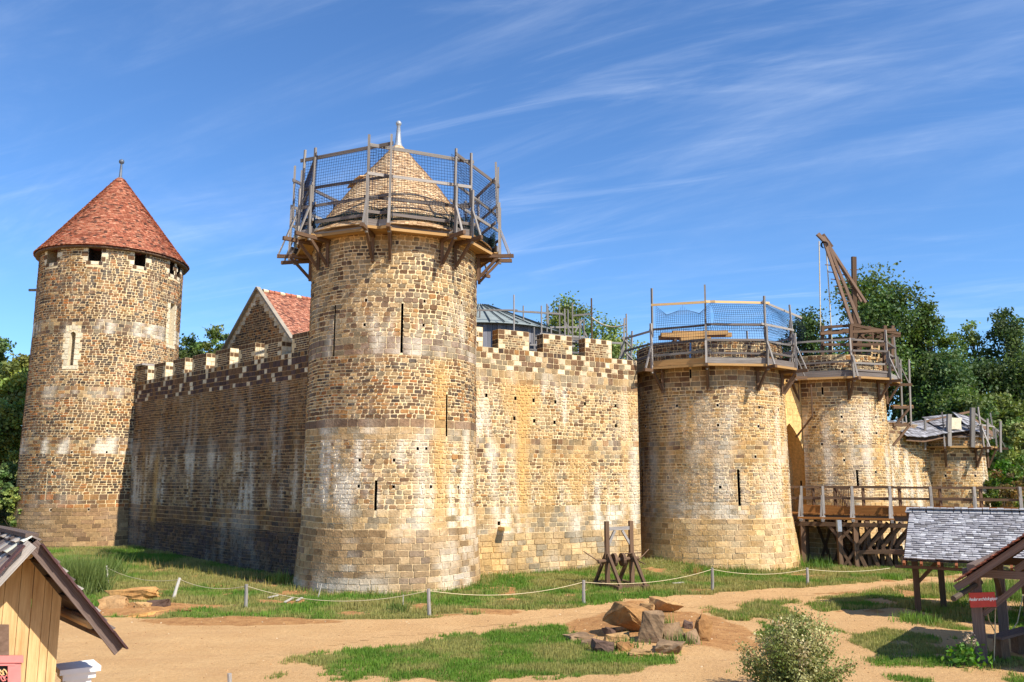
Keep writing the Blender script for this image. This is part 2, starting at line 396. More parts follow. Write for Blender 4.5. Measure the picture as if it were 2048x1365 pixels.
def stain(S, Zc, C, zones, zi, seed, extra=None):
    """vertical lime bleaching, ochre runs and damp dirt; S, Zc (...), C (...,3)"""
    wz = np.array([q['white'] for q in zones])[zi]; oz = np.array([q['och'] for q in zones])[zi]; dz = np.array([q['dirt'] for q in zones])[zi]
    w = sstep(.55, .80, vnoise(S * 5.0, Zc * .55, seed) * .6 + vnoise(S * .8, Zc * .5, seed + 3) * .5) * np.minimum(wz * 1.6, 1.15)
    w = np.clip(w + wz * .35 * sstep(.35, .8, fbm(S * .9, Zc * 1.1, seed + 9)), 0, .85)
    o = np.clip(sstep(.55, .85, vnoise(S * 1.3, Zc * .22, seed + 5)) * oz, 0, .8)
    dd = np.clip(dz * sstep(.3, .75, fbm(S * .7, Zc * .9, seed + 11)), 0, .85)
    if extra is not None:
        ew, eo, ed = extra(S, Zc); w = np.clip(w + ew, 0, .92); o = np.clip(o + eo, 0, .85); dd = np.clip(dd + ed, 0, .85)
    C = C * (1 - w[..., None]) + BLEACH * w[..., None]
    C = C * (1 - o[..., None]) + np.array(lin(208, 164, 98)) * o[..., None]
    C = C * (1 - dd[..., None]) + np.array(lin(70, 58, 52)) * dd[..., None]
    return C
def zone_index(zz, zones):
    zi = np.zeros(np.shape(zz), int)
    for i, q in enumerate(zones): zi = np.where(np.asarray(zz) >= q['z0'] - 1e-6, i, zi)
    return zi
def masonry(parent, surf, s0, s1, zones, holes, seed, extra=None, step=(0.22, 0.25), limit=300, core=True, zhi=None, more=None, warp=0.0):
    """mortar core sheet with real openings + stones. surf(S, Z, D) -> (...,3)"""
    rng = random.Random(seed); z0 = zones[0]['z0']; z1 = zones[-1]['z1'] if zhi is None else zhi
    if core:
        ss = list(np.linspace(s0, s1, max(2, int((s1 - s0) / step[0]) + 1))); zs = list(np.linspace(z0, z1, max(2, int((z1 - z0) / step[1]) + 1)))
        for (a, b, c, d) in holes:
            ss += [x for x in (a, b) if s0 < x < s1]; zs += [x for x in (c, d) if z0 < x < z1]
        ss = np.unique(np.round(ss, 4)); zs = np.unique(np.round(zs, 4))
        SS, ZZ = np.meshgrid(ss, zs)
        zi = zone_index(ZZ, zones); mc = np.array([q['mort'] for q in zones])[zi] * (0.85 + .3 * fbm(SS * 2, ZZ * 2, seed))[..., None]
        mc = stain(SS, ZZ, mc, zones, zi, seed, extra)
        V = surf(SS, ZZ, np.full_like(SS, -.008)); ns = len(ss); F = []
        sm = (ss[:-1] + ss[1:]) / 2; zm = (zs[:-1] + zs[1:]) / 2
        for j in range(len(zm)):
            for i in range(len(sm)):
                if any(a < sm[i] < b and c < zm[j] < d for (a, b, c, d) in holes): continue
                F.append((j * ns + i, j * ns + i + 1, (j + 1) * ns + i + 1, (j + 1) * ns + i))
        part('mortar_wall', mesh_np('mortar_wall', V, np.array(F), M_STONE, mc), parent)
    Ls = lay(s0, s1, zones, holes, rng, zhi=zhi)
    S, Zc, D = stone_verts(Ls, zones, rng); C = zone_cols(Ls, zones, rng)
    zi = np.repeat(Ls[:, 4].astype(int)[:, None], 16, 1); Cv = np.repeat(C[:, None], 16, 1)
    Cv = stain(S, Zc, Cv, zones, zi, seed, extra)
    if warp: Zc = Zc + warp * (np.sin(S * 1.9 + Zc * .8) + np.sin(S * 3.7 - Zc * 1.3) * .6)
    V = surf(S, Zc, D)
    if more is not None:
        V = np.concatenate([V, more[0]]); Cv = np.concatenate([Cv, more[1]])
    pieces('stone', 'masonry', parent, V, STONE_F, Cv, M_STONE, list(range(8, 16)), limit)
def block_stones(lst, surf, seed):
    """explicit blocks: list of (s0,s1,z0,z1,rgb) -> verts, colours"""
    rng = random.Random(seed); q = [Z(0, 1, (.2, .3), (.2, .3), [(WHT, 1)], 'ashlar', thin=.008)]
    L_ = np.array([(a, b, c, d, 0, 0) for (a, b, c, d, _) in lst]); S, Zc, D = stone_verts(L_, q, rng)
    C = np.array([x[4] for x in lst]) * np.array([rng.uniform(.85, 1.1) for _ in lst])[:, None]
    return surf(S, Zc, D), np.repeat(C[:, None], 16, 1)
def recess(name, parent, surf, hole, depth, col, mat=None, back=True, ndiv=1):
    """the inside of an opening: jambs, sill, head and back"""
    a, b, c, d = hole
    S = np.array([a, b, b, a, a, b, b, a]); Zz = np.array([c, c, d, d, c, c, d, d]); D = np.array([.0] * 4 + [-depth] * 4)
    V = surf(S, Zz, D); F = [(0, 1, 5, 4), (1, 2, 6, 5), (2, 3, 7, 6), (3, 0, 4, 7)] + ([(4, 5, 6, 7)] if back else [])
    return part(name, mesh_py(name, V, F, mat or M_STONE, False, col), parent)
def cyl_surf(c, rz, r0):
    def f(S, Zz, D):
        a = S / r0; R = rz(Zz) + D
        return np.stack([c[0] + R * np.sin(a), c[1] - R * np.cos(a), Zz + 0 * S], -1)
    return f
def plane_surf(O, T, Nn):
    def f(S, Zz, D):
        return np.stack([O[0] + T[0] * S + Nn[0] * D, O[1] + T[1] * S + Nn[1] * D, Zz + 0 * S], -1)
    return f
def slit_holes(lst, c, r):
    out = []
    for (u, v0, v1, w) in lst:
        a, zt = cyl_at(u, v0, c, r); a2, zb = cyl_at(u, v1, c, r); s = (a + a2) / 2 * r; out.append((s - w / 2, s + w / 2, zb, zt))
    return out
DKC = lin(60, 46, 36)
def putlogs(c, r, lst, w=.13):
    out = []; w = w * .8
    for (u, v) in lst:
        a, z = cyl_at(u, v, c, r); out.append((a * r - w / 2, a * r + w / 2, z - w * .6, z + w * .6))
    return out
def ring_frame(holes, t=.05):
    """white mortar rim stones round small holes"""
    o = []
    for (a, b, c, d) in holes:
        o += [(a - t, a, c - t, d + t, BLEACH), (b, b + t, c - t, d + t, BLEACH), (a, b, d, d + t, BLEACH), (a, b, c - t, c, BLEACH)]
    return o
def tower_top(parent, c, r, z, thick, col, seed):
    """rough wall head ring"""
    n = 48; V = []; F = []
    rr = random.Random(seed)
    for i in range(n):
        a = 2 * math.pi * i / n
        for q in (r, r - thick): V.append((c[0] + q * math.sin(a), c[1] - q * math.cos(a), z + rr.uniform(-.03, .03)))
    for i in range(n):
        j = (i + 1) % n; F.append((2 * i, 2 * j, 2 * j + 1, 2 * i + 1))
    k = len(V)
    for i in range(n):
        a = 2 * math.pi * i / n; V.append((c[0] + (r - thick) * math.sin(a), c[1] - (r - thick) * math.cos(a), z - 3.0))
    for i in range(n):
        j = (i + 1) % n; F.append((2 * i + 1, 2 * j + 1, k + j, k + i))
    return part('wall_head', mesh_py('wall_head', V, F, M_STONE, False, col), parent)

# cone and plane tiling --------------------------------------------------------
TILE_F = np.array([[0, 1, 2, 3], [4, 5, 1, 0], [5, 6, 2, 1], [7, 4, 0, 3]], np.int32)
def cone_tiles(parent, c, prof, expo, tw, pal, seed, lift=.03, a0=-2.2, a1=2.2, th=.02, rest='tiles', var=.4):
    """prof: list (r, z) from eave to top"""
    R = np.random.RandomState(seed); pr = np.array(prof); seg = np.hypot(np.diff(pr[:, 0]), np.diff(pr[:, 1])); cum = np.concatenate([[0], np.cumsum(seg)])
    f = lambda t: (np.interp(t, cum, pr[:, 0]), np.interp(t, cum, pr[:, 1]))
    Vs = []; t = 0.0; row = 0
    while t < cum[-1] - expo * .5:
        r0, z0 = f(t); r1, z1 = f(min(t + expo * 1.25, cum[-1]))
        n = max(6, int((a1 - a0) * r0 / tw)); da = (a1 - a0) / n; aa = a0 + (np.arange(n) + .5 * (row % 2)) * da
        g = .03 * da; dl = (R.rand(n) - .5) * expo * .22; lf = lift + R.rand(n) * lift * .6
        r0j = r0 - dl * (r0 - r1) / (expo * 1.25); z0j = z0 + dl * (z1 - z0) / (expo * 1.25)
        def pt(a, r, z, k): return np.stack([c[0] + (r + k) * np.sin(a), c[1] - (r + k) * np.cos(a), z + k * .6], -1)
        b0, b1 = aa + g, aa + da - g; o = np.ones(n)
        Vs.append(np.stack([pt(b0, r0j, z0j, lf), pt(b1, r0j, z0j, lf), pt(b1, r1 * o, z1 * o, .004 * o), pt(b0, r1 * o, z1 * o, .004 * o),
                            pt(b0, r0j, z0j, lf - th - .01), pt(b1, r0j, z0j, lf - th - .01), pt(b1, r1 * o, z1 * o, -.01 * o), pt(b0, r1 * o, z1 * o, -.01 * o)], 1))
        t += expo; row += 1
    V = np.concatenate(Vs); n = len(V)
    cs = np.array([p[0] for p in pal]); ws = np.array([p[1] for p in pal], float); C = cs[R.choice(len(ws), n, p=ws / ws.sum())] * (1 - var / 2 + var * R.rand(n))[:, None]
    FF = (TILE_F[None] + (np.arange(n) * 8)[:, None, None]).reshape(-1, 4)
    o = part(rest, mesh_np(rest, V.reshape(-1, 3), FF, M_TILE, np.repeat(C, 8, 0)), parent); stuff(o)
    return o
def plane_tiles(O, A, B, la, lb, expo, tw, pal, seed, lift=.03, th=.02, wj=.3, lj=.3):
    """tiles on a sloped plane. O eave corner, A unit along the eave, B unit up the slope -> V (n,8,3), C"""
    R = np.random.RandomState(seed); O = np.array(O); A = np.array(A); B = np.array(B); Nn = np.cross(A, B); Nn /= np.linalg.norm(Nn)
    if Nn[2] < 0: Nn = -Nn
    Vs = []; t = 0.0; row = 0
    while t < lb - expo * .4:
        edges = [0.0]; x = -R.rand() * tw if row % 2 else 0
        while edges[-1] < la:
            edges.append(edges[-1] + tw * (1 + (R.rand() - .5) * 2 * wj))
        e = np.minimum(np.array(edges), la); keep = (e[1:] - e[:-1]) > tw * .25; b0 = e[:-1][keep] + .004; b1 = e[1:][keep] - .004; n = len(b0)
        dl = (R.rand(n) - .5) * expo * lj; lf = lift * (1 + (.5 + lj) * (R.rand(n) - .4)); t1 = np.minimum(t + expo * 1.3, lb); tl = R.rand(n) * .012
        def pt(a, b, k): return O + a[:, None] * A + np.reshape(b, (-1, 1)) * B + np.reshape(k, (-1, 1)) * Nn
        o = np.ones(n)
        Vs.append(np.stack([pt(b0, t + dl, lf + tl), pt(b1, t + dl, lf), pt(b1, t1 * o, .006 * o), pt(b0, t1 * o, .006 * o),
                            pt(b0, t + dl, lf + tl - th), pt(b1, t + dl, lf - th), pt(b1, t1 * o, -.012 * o), pt(b0, t1 * o, -.012 * o)], 1))
        t += expo; row += 1
    V = np.concatenate(Vs); n = len(V)
    cs = np.array([p[0] for p in pal]); ws = np.array([p[1] for p in pal], float); C = cs[R.choice(len(ws), n, p=ws / ws.sum())] * (.78 + .44 * R.rand(n))[:, None]
    return V, C
def lathe(name, c, prof, mat, parent, n=32, col=None, smooth=True, caps=True, a0=0):
    V = []; F = []
    for (r, z) in prof:
        for i in range(n):
            a = 2 * math.pi * i / n + a0; V.append((c[0] + r * math.sin(a), c[1] - r * math.cos(a), z))
    for k in range(len(prof) - 1):
        for i in range(n):
            j = (i + 1) % n; F.append((k * n + i, k * n + j, (k + 1) * n + j, (k + 1) * n + i))
    if caps: F.append(tuple(range(n - 1, -1, -1))); F.append(tuple((len(prof) - 1) * n + i for i in range(n)))
    return part(name, mesh_py(name, V, F, mat, smooth, col), parent)

# ================================================================== THE GROUND
LT_C, LT_R = (-26.96, 56.0), 4.40            # left tower
CT_C, CT_R = (-5.35, 38.0), 3.72             # corner tower
G1_C, G1_R = (10.72, 46.0), 3.85             # gate tower, near
G2_C, G2_R = (18.7, 51.0), 3.42              # gate tower, far
T5_C, T5_R = (30.35, 60.0), 2.45             # small far tower
WL_O, WL_T = np.array([-9.59, 39.46]), np.array([-14.43, 14.09]) / math.hypot(14.43, 14.09)
WL_N = np.array([-WL_T[1], WL_T[0]]); WL_N = WL_N if WL_N[1] < 0 else -WL_N
WR_O, WR_T = np.array([-1.58, 38.3]), np.array([7.07, 4.36]) / math.hypot(7.07, 4.36)
WR_N = np.array([WR_T[1], -WR_T[0]])

def gp(u, v): p = at_z(u, v); return (p.x, p.y)
PATH_POLY = [gp(*q) for q in [(-400, 1290), (60, 1272), (250, 1270), (330, 1262), (450, 1262), (560, 1252), (700, 1243), (860, 1237), (1000, 1226), (1170, 1213), (1300, 1199), (1500, 1183), (1640, 1172), (1800, 1160), (1950, 1148), (2100, 1140), (2100, 1160), (1830, 1172), (1640, 1196), (1480, 1213), (1350, 1222), (1250, 1228), (1100, 1243), (1000, 1258), (850, 1277), (700, 1298), (600, 1316), (560, 1326), (520, 1345), (560, 1365), (560, 1500), (-400, 1500)]]
GRASS_POLY = [gp(*q) for q in [(590, 1322), (700, 1300), (850, 1279), (1000, 1260), (1100, 1246), (1190, 1252), (1150, 1272), (1190, 1290), (1215, 1305), (1330, 1312), (1350, 1322), (1270, 1338), (1120, 1352), (960, 1366), (800, 1366), (640, 1350)]]
MOUND_C = np.array(gp(1325, 1262)); MOUND_R = (2.9, 4.6)
BARE_L = np.array(gp(480, 1243)); BARE_OUT = np.array(gp(270, 1222))
def poly_sd(x, y, poly):
    """+ inside, distance to edge"""
    x = np.asarray(x, float); y = np.asarray(y, float); ins = np.zeros(x.shape, bool); dm = np.full(x.shape, 1e9); n = len(poly)
    for i in range(n):
        x0, y0 = poly[i]; x1, y1 = poly[(i + 1) % n]
        c = (y0 > y) != (y1 > y)
        ins ^= c & (x < (x1 - x0) * (y - y0) / ((y1 - y0) if abs(y1 - y0) > 1e-9 else 1e-9) + x0)
        dx, dy = x1 - x0, y1 - y0; t = np.clip(((x - x0) * dx + (y - y0) * dy) / (dx * dx + dy * dy + 1e-12), 0, 1)
        dm = np.minimum(dm, np.hypot(x - x0 - t * dx, y - y0 - t * dy))
    return np.where(ins, dm, -dm)
def g_height(x, y):
    x = np.asarray(x, float); y = np.asarray(y, float)
    h = 0.45 * np.exp(-((x - 6.5)**2 / 16 + (y - 43.2)**2 / 7)) + .22 * np.exp(-((x - 0)**2 / 20 + (y - 39)**2 / 10))
    h = h + .4 * sstep(-9, -24, x) * sstep(33, 46, y)
    h = h + 3.4 * sstep(-27.5, -37, x) * sstep(38, 56, y)
    h = h + 5.5 * sstep(66, 105, y) + 2.2 * sstep(33, 46, x) * sstep(44, 66, y)
    d = np.hypot((x - MOUND_C[0]) / MOUND_R[0], (y - MOUND_C[1]) / MOUND_R[1]); h = h + .22 * sstep(1, .2, d)
    d = np.hypot((x - BARE_OUT[0]) / 2.2, (y - BARE_OUT[1]) / 2.2); h = h + .18 * sstep(1, .3, d)
    h = h + .10 * (fbm(x * .35, y * .35, 3) - .5) * sstep(26, 33, y) + .05 * (fbm(x * 1.3, y * 1.3, 7) - .5)
    return h
def gh(x, y): return float(g_height(np.array([x]), np.array([y]))[0])
def gpt(u, v):
    """ground point under a pixel"""
    z = 0.0
    for _ in range(4):
        p = at_z(u, v, z); z = gh(p.x, p.y)
    return Vector((p.x, p.y, z))
def masks(x, y):
    """grass cover 0..1, red earth 0..1"""
    n = fbm(x * 1.1, y * .8, 21) - .5; n2 = fbm(x * .45, y * .45, 33) - .5
    pth = poly_sd(x, y, PATH_POLY) + n * 1.0 + (fbm(x * 3.5, y * 2.2, 27) - .5) * .5
    back = sstep(.15, -.35, pth)                                         # castle side of the path is grass
    front = (y < 28.5) | ((x > 4) & (y < 33))                            # viewer's side: bare sand with patches
    gsd = poly_sd(x, y, GRASS_POLY) + n * 1.1 + (fbm(x * 3, y * 2.4, 24) - .5) * 1.3
    g_front = sstep(-.25, .45, gsd)
    right = sstep(5.5, 8.0, x) * sstep(20.5, 22.5, y) * sstep(36, 30, y)
    patch = sstep(.50, .64, fbm(x * .9, y * .55, 51) + .10 * sstep(25, 28.5, y)) * right
    patch = np.maximum(patch, sstep(.60, .72, fbm(x * 1.5, y * .8, 55)) * .8 * sstep(4, 7, x) * sstep(19, 20, y) * (y < 24))
    patch = np.maximum(patch, sstep(.66, .74, fbm(x * 1.8, y * .9, 58)) * .7 * (x < -1.5) * (x > -6.5) * sstep(20.0, 20.6, y) * sstep(24.5, 23, y))
    g = np.where(front & (pth < 0.15), np.maximum(g_front, patch), back)
    g = np.maximum(g, g_front * (y < 30))
    dm = np.hypot((x - MOUND_C[0]) / MOUND_R[0], (y - MOUND_C[1]) / MOUND_R[1]) + n * .35
    mound = sstep(1.05, .75, dm) * sstep(-1.2, .1, (y - MOUND_C[1]) * .8 + (x - MOUND_C[0]) * .5 + 1.4)
    b1 = sstep(1.05, .7, np.hypot((x - BARE_L[0]) / 3.4, (y - BARE_L[1]) / .9) + n * .6)
    b2 = sstep(1.0, .75, np.hypot((x - BARE_OUT[0]) / 2.0, (y - BARE_OUT[1]) / 1.9) + n * .5)
    spots = sstep(.63, .75, fbm(x * .9, y * .9, 71)) * .9 * sstep(46, 38, y) * sstep(28, 30, y)
    red = np.clip(np.maximum.reduce([mound, b1, b2, spots]), 0, 1)
    farb = sstep(30, 36, -x) * sstep(40, 50, y) * sstep(66, 60, y)        # bare shaded bank by the left tower
    red = np.maximum(red, farb * .9)
    g = g * (1 - .92 * red)
    return np.clip(g, 0, 1), red
def ground_mat():
    m, N, L, P = nodes_of('ground')
    at = N.new('ShaderNodeAttribute'); at.attribute_name = 'Col'; sp = N.new('ShaderNodeSeparateColor'); L.new(at.outputs['Color'], sp.inputs[0])
    geo = N.new('ShaderNodeNewGeometry')
    def nz(scale, detail=6, rough=.65, scl=None):
        t = N.new('ShaderNodeTexNoise'); t.inputs['Scale'].default_value = scale; t.inputs['Detail'].default_value = detail; t.inputs['Roughness'].default_value = rough
        if scl:
            mp = N.new('ShaderNodeMapping'); mp.inputs['Scale'].default_value = scl; L.new(geo.outputs['Position'], mp.inputs[0]); L.new(mp.outputs[0], t.inputs[0])
        else: L.new(geo.outputs['Position'], t.inputs[0])
        return t.outputs['Fac']
    def ramp(fac, a, b, c0, c1):
        r = N.new('ShaderNodeValToRGB'); r.color_ramp.elements[0].position = a; r.color_ramp.elements[1].position = b
        r.color_ramp.elements[0].color = (*c0, 1); r.color_ramp.elements[1].color = (*c1, 1); L.new(fac, r.inputs[0]); return r.outputs[0]
    def mixc(f, a, b):
        x = N.new('ShaderNodeMix'); x.data_type = 'RGBA'; L.new(f, x.inputs[0]); L.new(a, x.inputs[6]); L.new(b, x.inputs[7]); return x.outputs[2]
    sand = ramp(nz(.7, 8), .32, .68, lin(188, 146, 98), lin(212, 174, 124))
    fine = ramp(nz(9, 6, .8), .35, .7, lin(172, 132, 86), lin(212, 174, 124))
    half = N.new('ShaderNodeValue'); half.outputs[0].default_value = .55
    sand = mixc(half.outputs[0], sand, fine)
    rut = N.new('ShaderNodeMapRange'); rut.inputs['From Min'].default_value = .46; rut.inputs['From Max'].default_value = .64; rut.inputs['To Max'].default_value = .6; L.new(nz(1.2, 7, .7, (.35, 1.6, 1)), rut.inputs[0])
    damp = ramp(nz(5, 6, .8), .3, .7, lin(166, 126, 84), lin(198, 158, 112))
    sand = mixc(rut.outputs[0], sand, damp)
    earth = ramp(nz(2.5, 8, .75), .3, .7, lin(138, 94, 58), lin(192, 146, 94))
    grass = ramp(nz(1.8, 7), .32, .7, lin(84, 88, 42), lin(128, 130, 64))
    dry = ramp(nz(6, 5), .3, .7, lin(150, 122, 84), lin(172, 150, 100))
    hf = N.new('ShaderNodeMapRange'); hf.inputs['From Min'].default_value = .5; hf.inputs['From Max'].default_value = .66; L.new(nz(.9, 6), hf.inputs[0])
    grass = mixc(hf.outputs[0], grass, dry)
    def brk(sock, scale):
        ad = N.new('ShaderNodeMath'); ad.operation = 'ADD'; L.new(sock, ad.inputs[0])
        sb = N.new('ShaderNodeMapRange'); sb.inputs['To Min'].default_value = -.35; sb.inputs['To Max'].default_value = .35; L.new(nz(scale, 7, .75), sb.inputs[0]); L.new(sb.outputs[0], ad.inputs[1])
        r = N.new('ShaderNodeMapRange'); r.interpolation_type = 'SMOOTHSTEP'; r.inputs['From Min'].default_value = .35; r.inputs['From Max'].default_value = .65; L.new(ad.outputs[0], r.inputs[0]); return r.outputs[0]
    c = mixc(brk(sp.outputs[0], 4.0), sand, grass); c = mixc(brk(sp.outputs[1], 3.0), c, earth)
    L.new(c, P.inputs['Base Color']); P.inputs['Roughness'].default_value = .95; P.inputs['Specular IOR Level'].default_value = .1
    bp = N.new('ShaderNodeBump'); bp.inputs['Strength'].default_value = .9; bp.inputs['Distance'].default_value = .07
    L.new(nz(7, 8, .75), bp.inputs['Height']); L.new(bp.outputs[0], P.inputs['Normal'])
    return m
M_GROUND = ground_mat()
def build_ground():
    xs = np.concatenate([-np.geomspace(46, 900, 14)[::-1], np.arange(-42, 46.1, .3), np.geomspace(50, 900, 14)])
    ys = np.concatenate([[-300, -100, -30, -8], np.arange(4, 12, 2.), np.arange(12, 62, .28), np.arange(62, 120, 3.), np.geomspace(125, 1500, 12)])
    X, Y = np.meshgrid(xs, ys); Zg = g_height(X, Y); g, r = masks(X, Y)
    C = np.stack([g, r, 0 * g], -1); nx = len(xs)
    i, j = np.meshgrid(np.arange(nx - 1), np.arange(len(ys) - 1)); a = (j * nx + i).ravel()
    F = np.stack([a, a + 1, a + nx + 1, a + nx], 1)
    o = bpy.data.objects.new('ground', mesh_np('ground', np.stack([X, Y, Zg], -1), F, M_GROUND, C, True)); COL.objects.link(o); struct(o)
    # the trodden path as its own sheet just above the ground
    xs = np.arange(-16, 24, .25); ys = np.arange(19, 46, .25); X, Y = np.meshgrid(xs, ys); nx = len(xs)
    sd = poly_sd(X, Y, PATH_POLY) + (fbm(X * 1.1, Y * .8, 21) - .5)
    i, j = np.meshgrid(np.arange(nx - 1), np.arange(len(ys) - 1)); i = i.ravel(); j = j.ravel(); a = j * nx + i
    ok = (sd[j, i] > .45) & (sd[j, i + 1] > .45) & (sd[j + 1, i] > .45) & (sd[j + 1, i + 1] > .45)
    a = a[ok]; F = np.stack([a, a + 1, a + nx + 1, a + nx], 1); used = np.unique(F); rm = np.full(X.size, -1); rm[used] = np.arange(len(used))
    P = np.stack([X, Y, g_height(X, Y) + .006], -1).reshape(-1, 3)[used]; g, r = masks(P[:, 0], P[:, 1])
    o = bpy.data.objects.new('path', mesh_np('path', P, rm[F], M_GROUND, np.stack([g * 0, r * .6, 0 * g], -1), True)); COL.objects.link(o); struct(o)
build_ground()

# ================================================================== LEFT TOWER
def std_cols(): pass
def build_left_tower():
    t = thing('round_tower', 'tall round stone tower with red tiled conical roof', 'tower', (LT_C[0], LT_C[1], 0))
    c, r = LT_C, LT_R
    rz = lambda z: r + .015 * np.maximum(14 - z, 0) + .085 * np.maximum(3.0 - z, 0)
    surf = cyl_surf(c, rz, r); zt = 19.05
    P1 = [(BRN, 4), (DRK, 2.2), (OCH, 2), (TAN, 1.6), (ORG, .8)]; P2 = [(BRN, 3), (OCH, 2), (TAN, 2), (GRY, 1)]
    zones = [Z(-.8, 2.7, (.24, .3), (.4, .9), [(lin(150, 118, 80), 4), (lin(134, 104, 74), 3), (lin(164, 132, 92), 2)], 'ashlar', .05, .0, lin(186, 152, 108), .008, dirt=.15),
             Z(2.7, 3.5, (.24, .28), (.35, .7), [(OCH, 3), (BRN, 2), (ORG, 1)], 'ashlar', .1, .1, thin=.01),
             Z(3.5, 5.9, (.13, .24), (.22, .55), P1, white=.05, och=.1),
             Z(5.9, 6.9, (.2, .24), (.25, .5), P2, 'ashlar', .75, thin=.012), Z(6.9, 9.3, (.14, .24), (.2, .5), P1, white=.12, och=.08),
             Z(9.3, 10.0, (.22, .26), (.3, .55), P2, 'ashlar', .25, thin=.012), Z(10.0, 13.3, (.13, .23), (.2, .5), P1, white=.06),
             Z(13.3, 14.2, (.22, .25), (.28, .55), [(BRN, 3), (DRK, 1), (GRY, 2), (TAN, 1)], 'ashlar', .45, thin=.012),
             Z(14.2, zt, (.13, .24), (.18, .48), P1, white=.06)]
    emb = []
    for (u0, u1, v0, v1) in [(93, 113, 470, 531), (175, 202, 470, 528), (268, 291, 470, 533), (338, 344, 490, 560), (352, 357, 500, 560)]:
        a0, zb = cyl_at(u0, v1, c, r); a1, _ = cyl_at(u1, v1, c, r); emb.append((a0 * r, a1 * r, zt - 1.2, zt))
    emb = [(a, b if b - a > .5 else a + .62, z0, z1) for (a, b, z0, z1) in emb]
    a, zb = cyl_at(141, 731, c, r); _, z_t = cyl_at(141, 664, c, r); win = (a * r - .17, a * r + .17, zb, z_t)
    a2, zb2 = cyl_at(341, 690, c, r); _, zt2 = cyl_at(341, 606, c, r); win2 = (a2 * r - .3, a2 * r + .3, zb2, zt2)
    sl = slit_holes([(97, 945, 1000, .07)], c, r)
    pl = putlogs(c, r, [(88, 862), (145, 858), (214, 862), (91, 910), (145, 905), (213, 905), (108, 945), (182, 945), (106, 1020), (178, 1019)], .12)
    holes = emb + [win, win2] + sl + pl
    lst = ring_frame(pl)
    for (a, b, z0, z1) in emb:                      # pale jamb blocks and a pale sill block
        z = z0; k = 0
        while z < z1 - .1:
            w = .42 if k % 2 else .28; lst += [(a - w, a, z, z + .3, WHT if k % 2 == 0 else BRN), (b, b + w * .9, z, z + .3, WHT if k % 2 else BRN)]; z += .3; k += 1
        m = (a + b) / 2; lst += [(a - .1, m - .2, z0 - .24, z0, BRN), (m - .2, m + .25, z0 - .24, z0, WHT), (m + .25, b + .1, z0 - .24, z0, DRK)]
    def surround(win, n, th):
        a, b, z0, z1 = win; z = z0; k = 0
        while z < z1 - .12:
            e = th * (1.25 if k % 2 else .85); lst.extend([(a - e, a, z, z + .34, WHT), (b, b + e, z, z + .34, WHT)]); z += .34; k += 1
        lst.append((a - th, b + th, z0 - .25, z0, WHT)); return z
    zz = surround(win, 6, .32); m = (win[0] + win[1]) / 2
    for k in range(5):
        q0 = math.pi * (k + .02) / 5; lst.append((m - .46 + .184 * k, m - .46 + .184 * (k + 1), z_t - .02 + .2 * math.sin((k + .5) * math.pi / 5) - .05, z_t + .12 + .34 * math.sin((k + .5) * math.pi / 5), WHT))
    surround(win2, 6, .25)
    big = [(x[0] - .01, x[1] + .01, x[2], x[3]) for x in lst]
    masonry(t, surf, -2.3 * r, 2.3 * r, zones, holes + big[len(ring_frame(pl)):], 11, more=block_stones(lst, surf, 3), warp=.012, step=(.3, .3))
    V = []; F = []
    for x in big[len(ring_frame(pl)):]:
        k = len(V); q = surf(np.array([x[0], x[1], x[1], x[0]]), np.array([x[2], x[2], x[3], x[3]]), np.array([-.012] * 4)); V += list(q); F.append((k, k + 1, k + 2, k + 3))
    stuff(part('pale_mortar', mesh_py('pale_mortar', V, F, M_STONE, False, WHT * .9), t))
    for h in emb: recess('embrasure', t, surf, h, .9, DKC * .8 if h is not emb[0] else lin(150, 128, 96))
    recess('window', t, surf, win, .5, WHT * .9); recess('window', t, surf, win2, .4, WHT * .85)
    V = []; F = []; n = 8
    for i in range(n + 1):
        q = math.pi * i / n; V.append(surf(np.array(m - .17 * math.cos(q)), np.array(z_t - .19 + .19 * math.sin(q)), np.array(-.004))); V.append(surf(np.array(m - .17 * math.cos(q)), np.array(z_t + .02), np.array(-.004)))
    for i in range(n): F.append((2 * i, 2 * i + 2, 2 * i + 3, 2 * i + 1))
    part('arch_head', mesh_py('arch_head', V, F, M_STONE, False, WHT), t)
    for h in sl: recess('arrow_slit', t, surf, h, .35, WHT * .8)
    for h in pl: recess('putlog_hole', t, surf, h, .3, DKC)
    part_sh = beam('window_shutter', surf(np.array(m + .08), np.array(zb + .1), np.array(-.35)), surf(np.array(m + .08), np.array(z_t - .1), np.array(-.35)), .2, .04, W_GREY, t)
    # projecting log
    a, z = cyl_at(66, 580, c, r - .35); d = Vector((math.sin(a), -math.cos(a), 0)); p = Vector((c[0], c[1], z)) + d * (r - .2)
    beam('spout_log', at_y(85, 580, c[1] + .3), at_y(58, 581, c[1] + .2), .2, .2, W_GREY, t, kind='log')
    # roof
    za = at_y(233, 357, c[1]).z; prof = [(4.74, 18.82), (4.1, 19.62), (.16, za)]
    rf = lathe('roof', c, [(4.64, 18.75), (4.68, 18.8), (4.05, 19.57), (.12, za - .05)], M_TILE, t, 40, lin(120, 62, 48))
    lathe('eave_board', c, [(4.3, 18.68), (4.68, 18.68), (4.70, 18.78), (4.3, 18.82)], W_BROWN, rf, 40, None, True, False)
    cone_tiles(rf, c, prof, .125, .19, [(lin(186, 122, 94), 5), (lin(170, 106, 82), 3), (lin(200, 144, 114), 3), (lin(134, 90, 74), 1.1), (lin(104, 76, 66), .5)], 5, lift=.045, th=.04, var=.3)
    lathe('finial', c, [(.40, za - .42), (.26, za - .1), (.10, za + .1), (.075, za + .8), (.06, za + 1.0), (.06, za + 1.02), (.15, za + 1.08), (.18, za + 1.18), (.15, za + 1.3), (.03, za + 1.37)], M_DLEAD, rf, 16)
build_left_tower()

